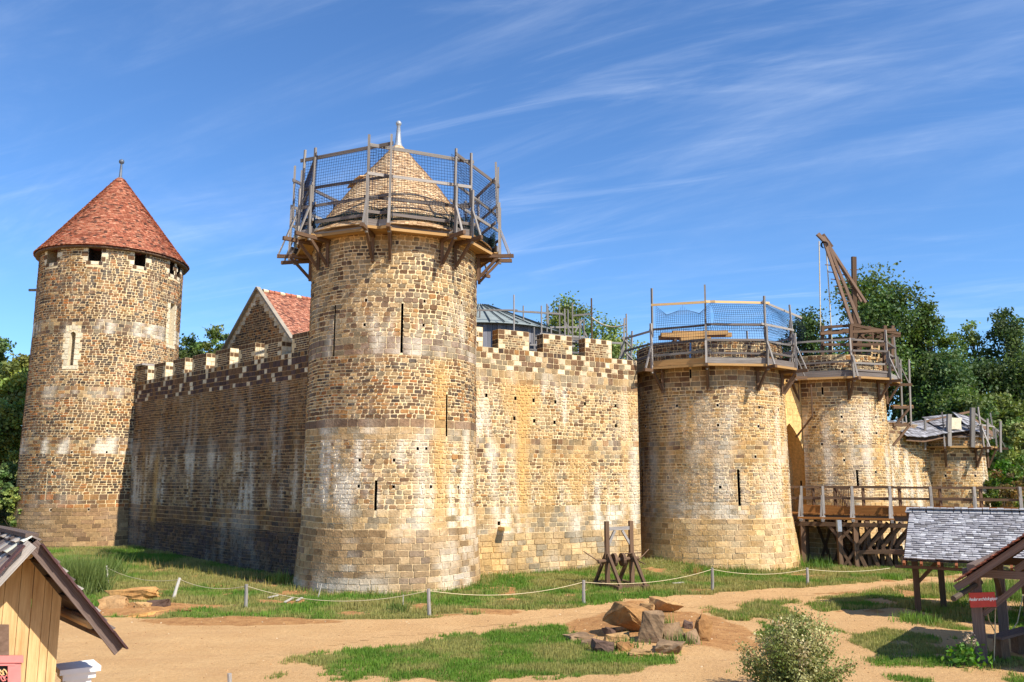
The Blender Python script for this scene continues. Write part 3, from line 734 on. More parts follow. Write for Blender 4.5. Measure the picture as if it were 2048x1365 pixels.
# ================================================================== CURTAIN WALLS
def curtain(name, label, O, T, Nn, s0, s1, zones, zsill, ztop, merlons, thick, seed, holes=(), extra=None, cap=None, wob=0.0, qside='both', step=(.3, .3)):
    mid = O + T * (s0 + s1) / 2; t = thing(name, label, 'castle wall', (mid[0], mid[1], 0))
    surf = plane_surf(O, T, Nn); rng = random.Random(seed)
    # body: head, back
    q = lambda s, z, d: surf(np.array(float(s)), np.array(float(z)), np.array(float(d)))
    V = [q(s0, zsill, 0), q(s1, zsill, 0), q(s1, zsill, -thick), q(s0, zsill, -thick), q(s0, -1, -thick), q(s1, -1, -thick), q(s0, -1, 0), q(s1, -1, 0)]
    part('wall_walk', mesh_py('wall_walk', V, [(0, 1, 2, 3), (3, 2, 5, 4), (1, 7, 5, 2), (0, 3, 4, 6)], M_STONE, False, BRN), t)
    lst = []; sides = []
    pal_m = zones[-1]['pal']
    for (a, b) in merlons:
        # merlon core
        mt = .55; V = [q(a, zsill - .02, 0), q(b, zsill - .02, 0), q(b, zsill - .02, -mt), q(a, zsill - .02, -mt), q(a, ztop, 0), q(b, ztop, 0), q(b, ztop, -mt), q(a, ztop, -mt)]
        F = [(0, 1, 5, 4), (1, 2, 6, 5), (2, 3, 7, 6), (3, 0, 4, 7), (4, 5, 6, 7)]
        part('merlon', mesh_py('merlon', V, F, M_STONE, False, MORT * .9), t)
        # front: quoins left and right, alternating top course, rubble between
        nh = 3; hh = (ztop - zsill) / nh; s = a + .02; k = rng.randint(0, 1)
        L = b - a
        n_top = max(3, int(round(L / .34)))
        for i in range(n_top):
            lst.append((a + L * i / n_top, a + L * (i + 1) / n_top, ztop - .24, ztop, WHT if (i + k) % 2 == 0 and qside == 'both' else BRN * rng.uniform(.7, 1.15)))
        for j in range(nh):
            zb, zt_ = zsill + (ztop - .24 - zsill) * j / nh, zsill + (ztop - .24 - zsill) * (j + 1) / nh
            wl = .36 if (j + k) % 2 else .22
            if qside in ('both', 'left'): lst.append((a, a + wl, zb, zt_, WHT if rng.random() < (.72 if qside == 'both' else .3) else BRN))
            if qside in ('both', 'right'): lst.append((b - wl, b, zb, zt_, WHT if rng.random() < (.72 if qside == 'both' else .45) else BRN))
            e0, e1 = (a + wl if qside in ('both', 'left') else a), b - wl
            for (za, zc) in ((zb, (zb + zt_) / 2), ((zb + zt_) / 2, zt_)):
                x = e0
                while x < e1 - .08:
                    w = rng.uniform(.14, .34); w = (e1 - x) if e1 - (x + w) < .12 else w
                    cs = [p[0] for p in pal_m]; lst.append((x, x + w, za, zc, rng.choices(cs, [p[1] for p in pal_m])[0] * rng.uniform(.75, 1.2) + 0)); x += w
        # side faces: big dressed blocks
        for (sx, sgn) in ((a, -1), (b, 1)):
            for j in range(4):
                zb = zsill + (ztop - zsill) * j / 4; zt_ = zsill + (ztop - zsill) * (j + 1) / 4
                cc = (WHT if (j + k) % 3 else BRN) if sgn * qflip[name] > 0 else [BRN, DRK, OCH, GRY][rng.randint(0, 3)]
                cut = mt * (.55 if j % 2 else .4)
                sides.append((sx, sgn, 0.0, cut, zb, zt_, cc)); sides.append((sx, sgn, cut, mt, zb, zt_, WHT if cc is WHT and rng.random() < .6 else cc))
    # string of alternating blocks along the sill between merlons
    ed = [s0] + [x for m in merlons for x in m] + [s1]
    for i in range(0, len(ed), 2):
        a, b = ed[i], ed[i + 1]
        if b - a < .15: continue
        n = max(1, int(round((b - a) / .3)))
        for k in range(n): lst.append((a + (b - a) * k / n, a + (b - a) * (k + 1) / n, zsill - .24, zsill, WHT if (k + i) % 2 == 0 else BRN * .95))
    for (a, b) in merlons:
        x = a
        while x < b - .1:
            w = rng.uniform(.2, .38); w = b - x if b - x - w < .15 else w
            lst.append((x, x + w, zsill - .24, zsill, [BRN, DRK, OCH, BRN * 1.1][rng.randint(0, 3)])); x += w
    lst = [(a, b, c, d, (lambda q: WHT * (1 - q) + TAN * q)(rng.random() ** 2 * .6) if col is WHT else col) for (a, b, c, d, col) in lst]
    V1, C1 = block_stones(lst, surf, seed + 1)
    Ts = np.array([T[0], T[1]])
    Vs = []; Cs = []
    for (sx, sgn, d0, d1, z0, z1, cc) in sides:
        sf = plane_surf(O + T * sx, -Nn, T * sgn); v, c = block_stones([(d0, d1, z0, z1, cc)], sf, rng.randint(0, 9999))
        if sgn > 0: v = v
        Vs.append(v); Cs.append(c)
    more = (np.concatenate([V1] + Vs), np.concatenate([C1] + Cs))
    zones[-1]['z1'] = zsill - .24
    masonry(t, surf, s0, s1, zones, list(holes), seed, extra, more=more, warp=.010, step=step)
    # mortar behind the sill string
    V = [q(s0, zsill - .24, .0), q(s1, zsill - .24, 0), q(s1, zsill, 0), q(s0, zsill, 0)]
    part('sill_mortar', mesh_py('sill_mortar', V, [(0, 1, 2, 3)], M_STONE, False, MORT * .9), t)
    return t, surf
qflip = {'curtain_wall': 1}
def build_walls():
    Ls = lambda u: line_at(u, WL_O, WL_T); Rs = lambda u: line_at(u, WR_O, WR_T)
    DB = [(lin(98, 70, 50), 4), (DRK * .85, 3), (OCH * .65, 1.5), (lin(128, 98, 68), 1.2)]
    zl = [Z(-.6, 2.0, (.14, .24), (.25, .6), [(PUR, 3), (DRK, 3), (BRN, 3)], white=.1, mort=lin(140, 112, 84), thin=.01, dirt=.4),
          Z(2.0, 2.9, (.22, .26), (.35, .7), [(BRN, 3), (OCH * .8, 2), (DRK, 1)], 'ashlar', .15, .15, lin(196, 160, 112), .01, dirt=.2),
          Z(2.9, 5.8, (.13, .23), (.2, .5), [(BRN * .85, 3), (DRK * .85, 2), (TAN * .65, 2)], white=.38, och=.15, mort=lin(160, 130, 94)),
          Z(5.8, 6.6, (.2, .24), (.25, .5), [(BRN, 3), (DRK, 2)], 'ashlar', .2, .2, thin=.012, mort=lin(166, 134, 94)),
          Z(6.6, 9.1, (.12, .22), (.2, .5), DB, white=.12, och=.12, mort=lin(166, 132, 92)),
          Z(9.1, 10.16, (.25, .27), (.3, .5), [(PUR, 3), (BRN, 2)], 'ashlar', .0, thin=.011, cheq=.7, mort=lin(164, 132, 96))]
    mer = [(Ls(b), Ls(a)) for (a, b) in [(294, 317), (332, 356), (371, 399), (417, 447), (464.6, 498), (517, 552), (573, 612)]]
    s1 = Ls(263); mer.append((Ls(281), s1 + .4))
    def exl(S, Zc):
        o = np.exp(-((S - Ls(312)) / .28)**2) * sstep(1.2, 2.2, Zc) * sstep(6.5, 5, Zc) * .7
        return 0 * S, o, 0 * S
    qflip['curtain_wall'] = -1
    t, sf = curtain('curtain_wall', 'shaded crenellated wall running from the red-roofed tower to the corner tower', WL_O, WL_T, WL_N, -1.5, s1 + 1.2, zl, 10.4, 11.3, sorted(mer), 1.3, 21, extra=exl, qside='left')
    sl = beam('coping_slab', sf(np.array(s1 - .9), np.array(11.42), np.array(-.5)), sf(np.array(s1 + .4), np.array(11.42), np.array(-.5)), 1.3, .12, W_GREY, t)
    # right
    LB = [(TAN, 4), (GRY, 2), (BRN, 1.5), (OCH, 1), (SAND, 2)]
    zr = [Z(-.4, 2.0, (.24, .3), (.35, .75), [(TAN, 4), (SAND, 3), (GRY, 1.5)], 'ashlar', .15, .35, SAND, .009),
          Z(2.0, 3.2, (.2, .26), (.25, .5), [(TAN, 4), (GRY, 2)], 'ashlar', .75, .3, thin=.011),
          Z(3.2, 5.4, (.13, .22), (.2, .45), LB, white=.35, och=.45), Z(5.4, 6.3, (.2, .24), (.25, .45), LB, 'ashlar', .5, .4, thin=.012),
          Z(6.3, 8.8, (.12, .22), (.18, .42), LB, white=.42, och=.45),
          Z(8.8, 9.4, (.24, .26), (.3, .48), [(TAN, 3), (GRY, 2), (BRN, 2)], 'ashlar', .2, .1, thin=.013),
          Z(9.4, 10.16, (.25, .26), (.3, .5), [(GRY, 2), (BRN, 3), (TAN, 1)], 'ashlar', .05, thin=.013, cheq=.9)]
    mer = [(Rs(a), Rs(b)) for (a, b) in [(920, 964), (996, 1059), (1088, 1147), (1174, 1228)]]
    pl = []
    for (u, v) in [(972, 791), (1031, 797), (1068, 801), (1029, 837), (1069, 842), (1112, 804), (1172, 808), (1234, 812), (1110, 845), (1234, 852), (998, 1047)]:
        s = Rs(u); P = WR_O + WR_T * s; z = at_y(u, v, P[1]).z; pl.append((s - .065, s + .065, z - .085, z + .085))
    def exr(S, Zc):
        o = np.exp(-((S - Rs(1045)) / .4)**2) * sstep(1.0, 4, Zc) * sstep(9.6, 8.2, Zc) * .75 + np.exp(-((S - Rs(995)) / .35)**2) * sstep(4.2, 1, Zc) * .6
        return 0 * S, o, 0 * S
    qflip['curtain_wall'] = 1
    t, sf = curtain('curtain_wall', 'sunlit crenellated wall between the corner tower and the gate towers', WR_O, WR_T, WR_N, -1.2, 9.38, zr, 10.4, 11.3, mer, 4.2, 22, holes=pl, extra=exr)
    for h in pl: recess('putlog_hole', t, sf, h, .3, DKC)
    s = Rs(1003); P = WR_O + WR_T * s; z = at_y(1003, 1057, P[1]).z; p = Vector((P[0], P[1], z)); n = Vector((WR_N[0], WR_N[1], 0))
    beam('drain_spout', p - n * .1, p + n * .55, .34, .16, M_WHITE if False else W_PALE, t)
build_walls()

# ================================================================== CORNER TOWER
def build_corner_tower():
    t = thing('round_tower', 'round corner tower nearest the viewer with pale shingled cone roof inside scaffolding', 'tower', (CT_C[0], CT_C[1], 0))
    c, r = CT_C, CT_R
    rz = lambda z: r + .008 * np.maximum(9 - z, 0) + .08 * np.maximum(2.45 - z, 0) + .02 * (np.asarray(z) < 2.45)
    surf = cyl_surf(c, rz, r)
    RB = [(BRN, 3), (OCH, 2), (TAN, 2.2), (DRK, 1.4), (GRY, 1.2), (ORG, .5)]
    zones = [Z(-.6, 2.45, (.24, .29), (.34, .78), [(lin(158, 128, 90), 4), (lin(142, 114, 80), 3), (lin(172, 142, 102), 2), (lin(128, 104, 80), 1)], 'ashlar', .3, .12, lin(208, 178, 132), .012, dirt=.08),
             Z(2.45, 3.25, (.24, .28), (.35, .7), [(TAN, 3), (SAND, 2), (GRY, 1)], 'ashlar', .75, .1, thin=.013),
             Z(3.25, 6.0, (.15, .27), (.2, .5), [(TAN, 4), (SAND, 1.5), (GRY, 2), (OCH, 1.5), (BRN, 1.2)], white=.5, och=.1),
             Z(6.0, 6.5, (.24, .26), (.35, .65), [(GRY, 2), (TAN, 3)], 'ashlar', .45, thin=.012),
             Z(6.5, 6.85, (.3, .34), (.4, .8), [(lin(118, 94, 74), 1), (lin(134, 106, 80), 1)], 'ashlar', .1, thin=.013),
             Z(6.85, 9.45, (.13, .23), (.18, .48), RB, white=.08),
             Z(9.45, 10.2, (.24, .26), (.32, .6), [(lin(124, 98, 78), 3), (GRY * .8, 2), (BRN, 1)], 'ashlar', .35, thin=.013),
             Z(10.2, 12.1, (.17, .30), (.2, .48), [(GRY, 2.4), (BRN, 2), (TAN, 2.4), (OCH, .7)], white=.28),
             Z(12.1, 14.6, (.16, .25), (.2, .46), [(TAN, 3), (GRY, 2.6), (BRN, 1.2), (DRK, .5)], white=.05)]
    sl = slit_holes([(669, 611, 713, .075), (804, 607, 706, .1), (893, 789, 873, .09), (752, 961, 1021, .1)], c, r)
    pl = putlogs(c, r, [(732, 601), (849, 603), (729, 650), (847, 651), (923, 606), (720, 921), (788, 921), (835, 898), (852, 898), (718, 973), (787, 974), (861, 974), (915, 975),], .12)
    def ex(S, Zc):
        a0 = cyl_at(880, 900, c, r)[0] * r
        o = np.exp(-((S - a0) / .36)**4) * sstep(.8, 3.2, Zc) * sstep(9.6, 8.8, Zc) * .62
        w = np.exp(-((S - cyl_at(842, 960, c, r)[0] * r) / .3)**2) * sstep(2, 2.8, Zc) * sstep(6.8, 5.6, Zc) * .45
        return w, o, 0 * S
    masonry(t, surf, -2.2 * r, 2.2 * r, zones, sl + pl, 31, ex, more=block_stones(ring_frame(pl), surf, 4), warp=.012)
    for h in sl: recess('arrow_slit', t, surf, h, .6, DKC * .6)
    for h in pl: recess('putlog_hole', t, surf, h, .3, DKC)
    tower_top(t, c, r, 14.6, .8, BRN, 2)
    za = at_y(792, 291, c[1]).z; prof = [(4.4, 14.75), (3.7, 15.3), (1.85, za - 2.05), (1.0, za - 1.05), (.13, za)]
    rf = lathe('roof', c, [(4.3, 14.7), (3.65, 15.25), (1.8, za - 2.1), (.95, za - 1.1), (.1, za - .03)], M_TILE, t, 40, lin(120, 92, 66))
    cone_tiles(rf, c, prof, .145, .17, [(lin(204, 174, 134), 5), (lin(192, 160, 122), 4), (lin(214, 188, 152), 3), (lin(170, 136, 102), .9)], 6, lift=.026, th=.03, var=.2)
    # edge of the upper layer stepping out on the left
    R = random.Random(4)
    for k in range(10):
        a = -1.25 + k * .05; rr_ = 2.12 - k * .02; p = Vector((c[0] + rr_ * math.sin(a), c[1] - rr_ * math.cos(a), za - 2.28 + k * .03))
        d = Vector((math.sin(a), -math.cos(a), -.25)); beam('loose_shingle', p - d * .35, p + d * .18, .17, .04, W_PALE, t, up=(0, 0, 1))
    lathe('finial', c, [(.24, za - .22), (.18, za + .05), (.17, za + .06), (.15, za + .1), (.08, za + .95), (.10, za + .98), (.135, za + 1.04), (.135, za + 1.12), (.06, za + 1.2), (.02, za + 1.22)], M_LEAD, rf, 14)
build_corner_tower()

# ================================================================== GATE TOWERS, GATE, FAR WALL AND TOWER
def gate_pal():
    RB = [(GOLD, 3), (TAN, 3), (lin(160, 122, 74), 3), (GRY, 1.5), (BRN, 1)]
    return RB
def build_gate_tower(c, r, label, seed, slits, puts, zt=11.35, a0=-2.0, a1=2.15):
    t = thing('gate_tower', label, 'tower', (c[0], c[1], 0), 'twin round towers of the gate')
    rz = lambda z: r + .012 * np.maximum(9 - z, 0) + .13 * np.maximum(2.5 - z, 0) + .03 * (np.asarray(z) < 2.5)
    surf = cyl_surf(c, rz, r); RB = gate_pal(); M2 = lin(230, 202, 150)
    zones = [Z(-1.2, 2.5, (.26, .31), (.4, .85), [(lin(186, 150, 98), 4), (lin(174, 138, 88), 3), (lin(196, 164, 114), 2)], 'ashlar', .1, .1, M2, .011),
             Z(2.5, 3.3, (.22, .26), (.3, .6), [(GOLD, 3), (TAN, 2), (GRY, 1)], 'ashlar', .4, .25, M2, .011),
             Z(3.3, 5.2, (.13, .23), (.2, .5), RB, white=.2, och=.2, mort=M2), Z(5.2, 6.3, (.2, .26), (.28, .55), RB, 'ashlar', .3, .2, M2, .013),
             Z(6.3, 9.0, (.13, .23), (.2, .5), RB, white=.18, och=.2, mort=M2),
             Z(9.0, 10.3, (.26, .3), (.34, .6), [(lin(150, 120, 84), 3), (BRN, 2), (GRY, 2), (TAN, 1)], 'ashlar', .08, thin=.013),
             Z(10.3, zt, (.16, .27), (.2, .45), [(DRK, 2), (BRN, 3), (GRY, 2), (OCH, 1)])]
    sl = slit_holes(slits, c, r); pl = putlogs(c, r, puts, .13)
    def ex(S, Zc):
        w = sstep(.62, .82, vnoise(S * 1.7, Zc * .2, seed + 2)) * sstep(3, 4, Zc) * sstep(9, 7, Zc) * .5
        return w, 0 * S, 0 * S
    masonry(t, surf, a0 * r, a1 * r, zones, sl + pl, seed, ex, more=block_stones(ring_frame(pl), surf, seed + 1), warp=.012)
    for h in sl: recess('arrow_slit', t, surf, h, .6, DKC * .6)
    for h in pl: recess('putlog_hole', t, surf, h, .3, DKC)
    tower_top(t, c, r, zt, 1.0, BRN, seed)
    lathe('timber_floor', c, [(r - .9, zt - .32), (r - .9, zt - .22), (.01, zt - .22)], W_BROWN, t, 32, None, False)
    return t
build_gate_tower(G1_C, G1_R, 'sunlit round gate tower standing left of the arched gateway', 41,
                 [(1287, 939, 1012, .1), (1477, 939, 1012, .12), (1381, 739, 757, .09)],
                 [(1293, 815), (1292, 853), (1354, 812), (1435, 811), (1436, 851), (1518, 815), (1516, 853), (1440, 975), (1510, 914), (1556, 820)], a1=1.87)
build_gate_tower(G2_C, G2_R, 'round gate tower carrying the treadwheel crane, behind the timber bridge', 42,
                 [(1714, 940, 976, .12), (1645, 775, 790, .1)],
                 [(1683, 834), (1751, 835), (1684, 864), (1752, 867), (1644, 889), (1688, 921), (1750, 945)], a0=-.70)

def arch_pts(hw, zs, ht, n=12):
    """pointed arch intrados from right springing over the apex to left springing: list of (x, z)"""
    R = (hw * hw + ht * ht) / (2 * hw); pts = []
    for i in range(n + 1):
        a = math.acos(max(-1, (R - hw) / R)) * i / n; pts.append((-(R - hw) + R * math.cos(a), zs + R * math.sin(a) * (ht / math.sqrt(max(R * R - (R - hw)**2, 1e-9)))))
    return pts + [(-x, z) for (x, z) in pts[-2::-1]]
def build_gate():
    A = np.array(G1_C); B = np.array(G2_C); T = (B - A) / np.linalg.norm(B - A); Nn = np.array([T[1], -T[0]]); D = np.linalg.norm(B - A)
    O = A + Nn * 1.0; t = thing('gatehouse', 'golden stone gate wall with a deep pointed arch between the two gate towers', 'gateway', (float(O[0] + T[0] * D / 2), float(O[1] + T[1] * D / 2), 0))
    s0, s1 = G1_R - .5, D - G2_R + .55; cx = (s0 + s1) / 2 + .12; hw = min(1.32, (s1 - s0) / 2 - .18); zs, ht, zb, zt = 4.7, 2.8, 2.2, 10.6
    sf = plane_surf(O, T, Nn); q = lambda s, z, d: Vector(sf(np.array(float(s)), np.array(float(z)), np.array(float(d))))
    pts = arch_pts(hw, zs, ht); GC = lin(222, 182, 118)
    # front sheet with the arch cut out, built as strips from arch to outline
    V = []; F = []
    arch = [(cx + hw, zb)] + [(cx + x, z) for x, z in pts] + [(cx - hw, zb)]
    outer = []
    for (x, z) in arch:
        if z <= zs: outer.append((s1 if x > cx else s0, z))
        else:
            f = (x - cx) / hw
            outer.append((cx + f * (s1 - cx) if f > 0 else cx + f * (cx - s0), zt if abs(f) < .75 else zs + (zt - zs) * min(1, (1 - abs(f)) / .25 + .0)))
    for (a, b) in zip(arch, outer): V += [q(a[0], a[1], 0), q(b[0], b[1], 0)]
    for i in range(len(arch) - 1): F.append((2 * i, 2 * i + 2, 2 * i + 3, 2 * i + 1))
    k = len(V); V += [q(s0, zb, 0), q(s1, zb, 0), q(s1, -1.2, 0), q(s0, -1.2, 0)]; F.append((k, k + 1, k + 2, k + 3))
    V += [q(s0, zs, -.01), q(s1, zs, -.01), q(s1, zt, -.01), q(s0, zt, -.01)]
    part('gate_wall', mesh_py('gate_wall', V, F, M_STONE, False, GC * .96), t)
    V = []; F = []
    for (x, z) in arch: V += [q(x, z, 0), q(x, z, -1.0)]
    for i in range(len(arch) - 1): F.append((2 * i, 2 * i + 1, 2 * i + 3, 2 * i + 2))
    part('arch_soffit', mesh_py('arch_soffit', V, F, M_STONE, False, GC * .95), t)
    # inner order and the dark passage
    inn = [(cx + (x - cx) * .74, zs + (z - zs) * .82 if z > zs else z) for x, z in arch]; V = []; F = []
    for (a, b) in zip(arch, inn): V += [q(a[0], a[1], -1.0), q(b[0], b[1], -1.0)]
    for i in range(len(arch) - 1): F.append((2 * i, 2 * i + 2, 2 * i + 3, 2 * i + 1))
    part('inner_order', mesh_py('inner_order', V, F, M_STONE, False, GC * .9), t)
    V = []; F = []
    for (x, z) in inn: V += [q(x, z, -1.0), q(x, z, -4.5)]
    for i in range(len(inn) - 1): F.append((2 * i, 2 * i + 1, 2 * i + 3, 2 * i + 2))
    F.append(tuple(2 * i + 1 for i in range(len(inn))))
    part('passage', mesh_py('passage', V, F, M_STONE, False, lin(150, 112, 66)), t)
    # voussoirs and dressed blocks beside the arch
    lst = []; R = random.Random(8); z = zb
    while z < zt - .3:
        for (a, b) in ((s0, cx - hw), (cx + hw, s1)):
            if z < zs: lst.append((a, b, z, z + .36, GC * R.uniform(.92, 1.08)))
        if z > zs + ht + .1:
            x = s0
            while x < s1 - .1:
                w = R.uniform(.3, .5); w = s1 - x if s1 - x - w < .2 else w; lst.append((x, x + w, z, z + .36, GC * R.uniform(.9, 1.08))); x += w
        z += .36
    V1, C1 = block_stones(lst, sf, 5); pieces('stone', 'masonry', t, V1, STONE_F, C1, M_STONE, list(range(8, 16)))
    for i in range(1, len(arch) - 2):
        (x0, z0), (x1, z1) = arch[i], arch[i + 1]
        if z0 < zs: continue
        e = .3; c0 = Vector((x0 - cx, z0 - zs)).normalized() if (x0, z0) != (cx, zs) else Vector((0, 1)); c1 = Vector((x1 - cx, z1 - zs)).normalized()
        V = [q(x0, z0, .015), q(x1, z1, .015), q(x1 + c1.x * e, z1 + c1.y * e, .015), q(x0 + c0.x * e, z0 + c0.y * e, .015), q(x0, z0, -.05), q(x1, z1, -.05), q(x1 + c1.x * e, z1 + c1.y * e, -.05), q(x0 + c0.x * e, z0 + c0.y * e, -.05)]
        part('voussoir', mesh_py('voussoir', V, [(0, 1, 2, 3), (0, 4, 5, 1), (1, 5, 6, 2), (2, 6, 7, 3), (3, 7, 4, 0)], M_STONE, False, GC * R.uniform(.95, 1.1)), t)
    # arrow slit in the jamb
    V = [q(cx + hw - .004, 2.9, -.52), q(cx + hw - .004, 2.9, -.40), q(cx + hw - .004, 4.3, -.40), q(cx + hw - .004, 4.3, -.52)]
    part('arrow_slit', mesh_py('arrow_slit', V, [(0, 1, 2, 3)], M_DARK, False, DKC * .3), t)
build_gate()
def build_far():
    RB = [(GOLD, 3), (TAN, 3), (GRY, 2), (OCH, 1.4), (BRN, 1)]
    c, r = T5_C, T5_R; t = thing('far_tower', 'low unfinished round tower under a grey shingled shelter beyond the gate', 'tower', (c[0], c[1], 0))
    rz = lambda z: r + .012 * np.maximum(6 - z, 0); sf = cyl_surf(c, rz, r)
    zones = [Z(-1, 3.2, (.24, .3), (.3, .6), RB, 'ashlar', .5, .1, thin=.012), Z(3.2, 5.6, (.16, .26), (.22, .5), RB, white=.5, och=.1), Z(5.6, 6.6, (.24, .28), (.3, .55), [(BRN, 2), (GRY, 2), (TAN, 2)], 'ashlar', .2, thin=.013), Z(6.6, 7.35, (.16, .26), (.2, .5), RB, white=.2)]
    pl = putlogs(c, r, [(1857, 953), (1891, 952), (1950, 952)], .16)
    masonry(t, sf, -2.0 * r, 2.1 * r, zones, pl, 51, more=block_stones(ring_frame(pl, .06), sf, 52))
    for h in pl: recess('putlog_hole', t, sf, h, .3, DKC)
    tower_top(t, c, r, 7.35, .7, BRN, 9)
    # curtain between
    A = np.array(G2_C) + np.array([.6, -.6]); B = np.array(T5_C) + np.array([-.6, -.4]); T = (B - A) / np.linalg.norm(B - A); Nn = np.array([T[1], -T[0]]); L = float(np.linalg.norm(B - A))
    w = thing('low_curtain', 'short pale stone wall between the crane tower and the small far tower', 'castle wall', (float((A[0] + B[0]) / 2), float((A[1] + B[1]) / 2), 0))
    sf = plane_surf(A, T, Nn)
    zones = [Z(-1, 3.0, (.24, .3), (.3, .6), RB, 'ashlar', .5, .1, thin=.012), Z(3.0, 6.6, (.16, .26), (.22, .5), RB, white=.45), Z(6.6, 8.0, (.2, .27), (.25, .5), [(BRN, 2), (GRY, 2), (TAN, 2)], 'ashlar', .1, thin=.013)]
    masonry(w, sf, G2_R - .7, L - T5_R + .8, zones, [], 53)
    q = lambda s, z, d: sf(np.array(float(s)), np.array(float(z)), np.array(float(d)))
    a, b = G2_R - .7, L - T5_R + .8; V = [q(a, 8.0, 0), q(b, 8.0, 0), q(b, 8.0, -1), q(a, 8.0, -1), q(b, -1, -1), q(a, -1, -1)]
    part('wall_head', mesh_py('wall_head', V, [(0, 1, 2, 3), (3, 2, 4, 5)], M_STONE, False, BRN), w)
build_far()

# ================================================================== SCAFFOLDS
def net_obj(name, corners, nu, nv, w, mat, parent, sagv=.12, seed=0, droop=0.0):
    """net of thin cords between four corners (bl, br, tr, tl)"""
    R = random.Random(seed); bl, br, tr, tl = [Vector(x) for x in corners]; nrm = (br - bl).cross(tl - bl).normalized()
    ph = R.uniform(0, 6)
    def P(a, b):
        p = bl.lerp(br, a).lerp(tl.lerp(tr, a), b); k = math.sin(math.pi * b) * sagv * (1 + .5 * math.sin(a * 7 + ph))
        return p + nrm * k - Vector((0, 0, droop * (b**3) * abs(math.sin(a * math.pi * 2.0))))
    V = []; F = []
    def strip(pts):
        for i in range(len(pts) - 1):
            a, b = pts[i], pts[i + 1]; d = (b - a).normalized(); e = d.cross(nrm).normalized() * w / 2; n2 = nrm * w / 2; k = len(V)
            V.extend([a + e, a - e * .5 + n2, a - e * .5 - n2, b + e, b - e * .5 + n2, b - e * .5 - n2])
            F.extend([(k, k + 1, k + 4, k + 3), (k + 1, k + 2, k + 5, k + 4), (k + 2, k, k + 3, k + 5)])
    for i in range(nu + 1): strip([P(i / nu, j / 4) for j in range(5)])
    for j in range(nv + 1): strip([P(i / 5, j / nv) for i in range(6)])
    return stuff(part(name, mesh_py(name, V, F, mat), parent))
def ring_pt(c, r, deg, z): a = math.radians(deg); return Vector((c[0] + r * math.sin(a), c[1] - r * math.cos(a), z))
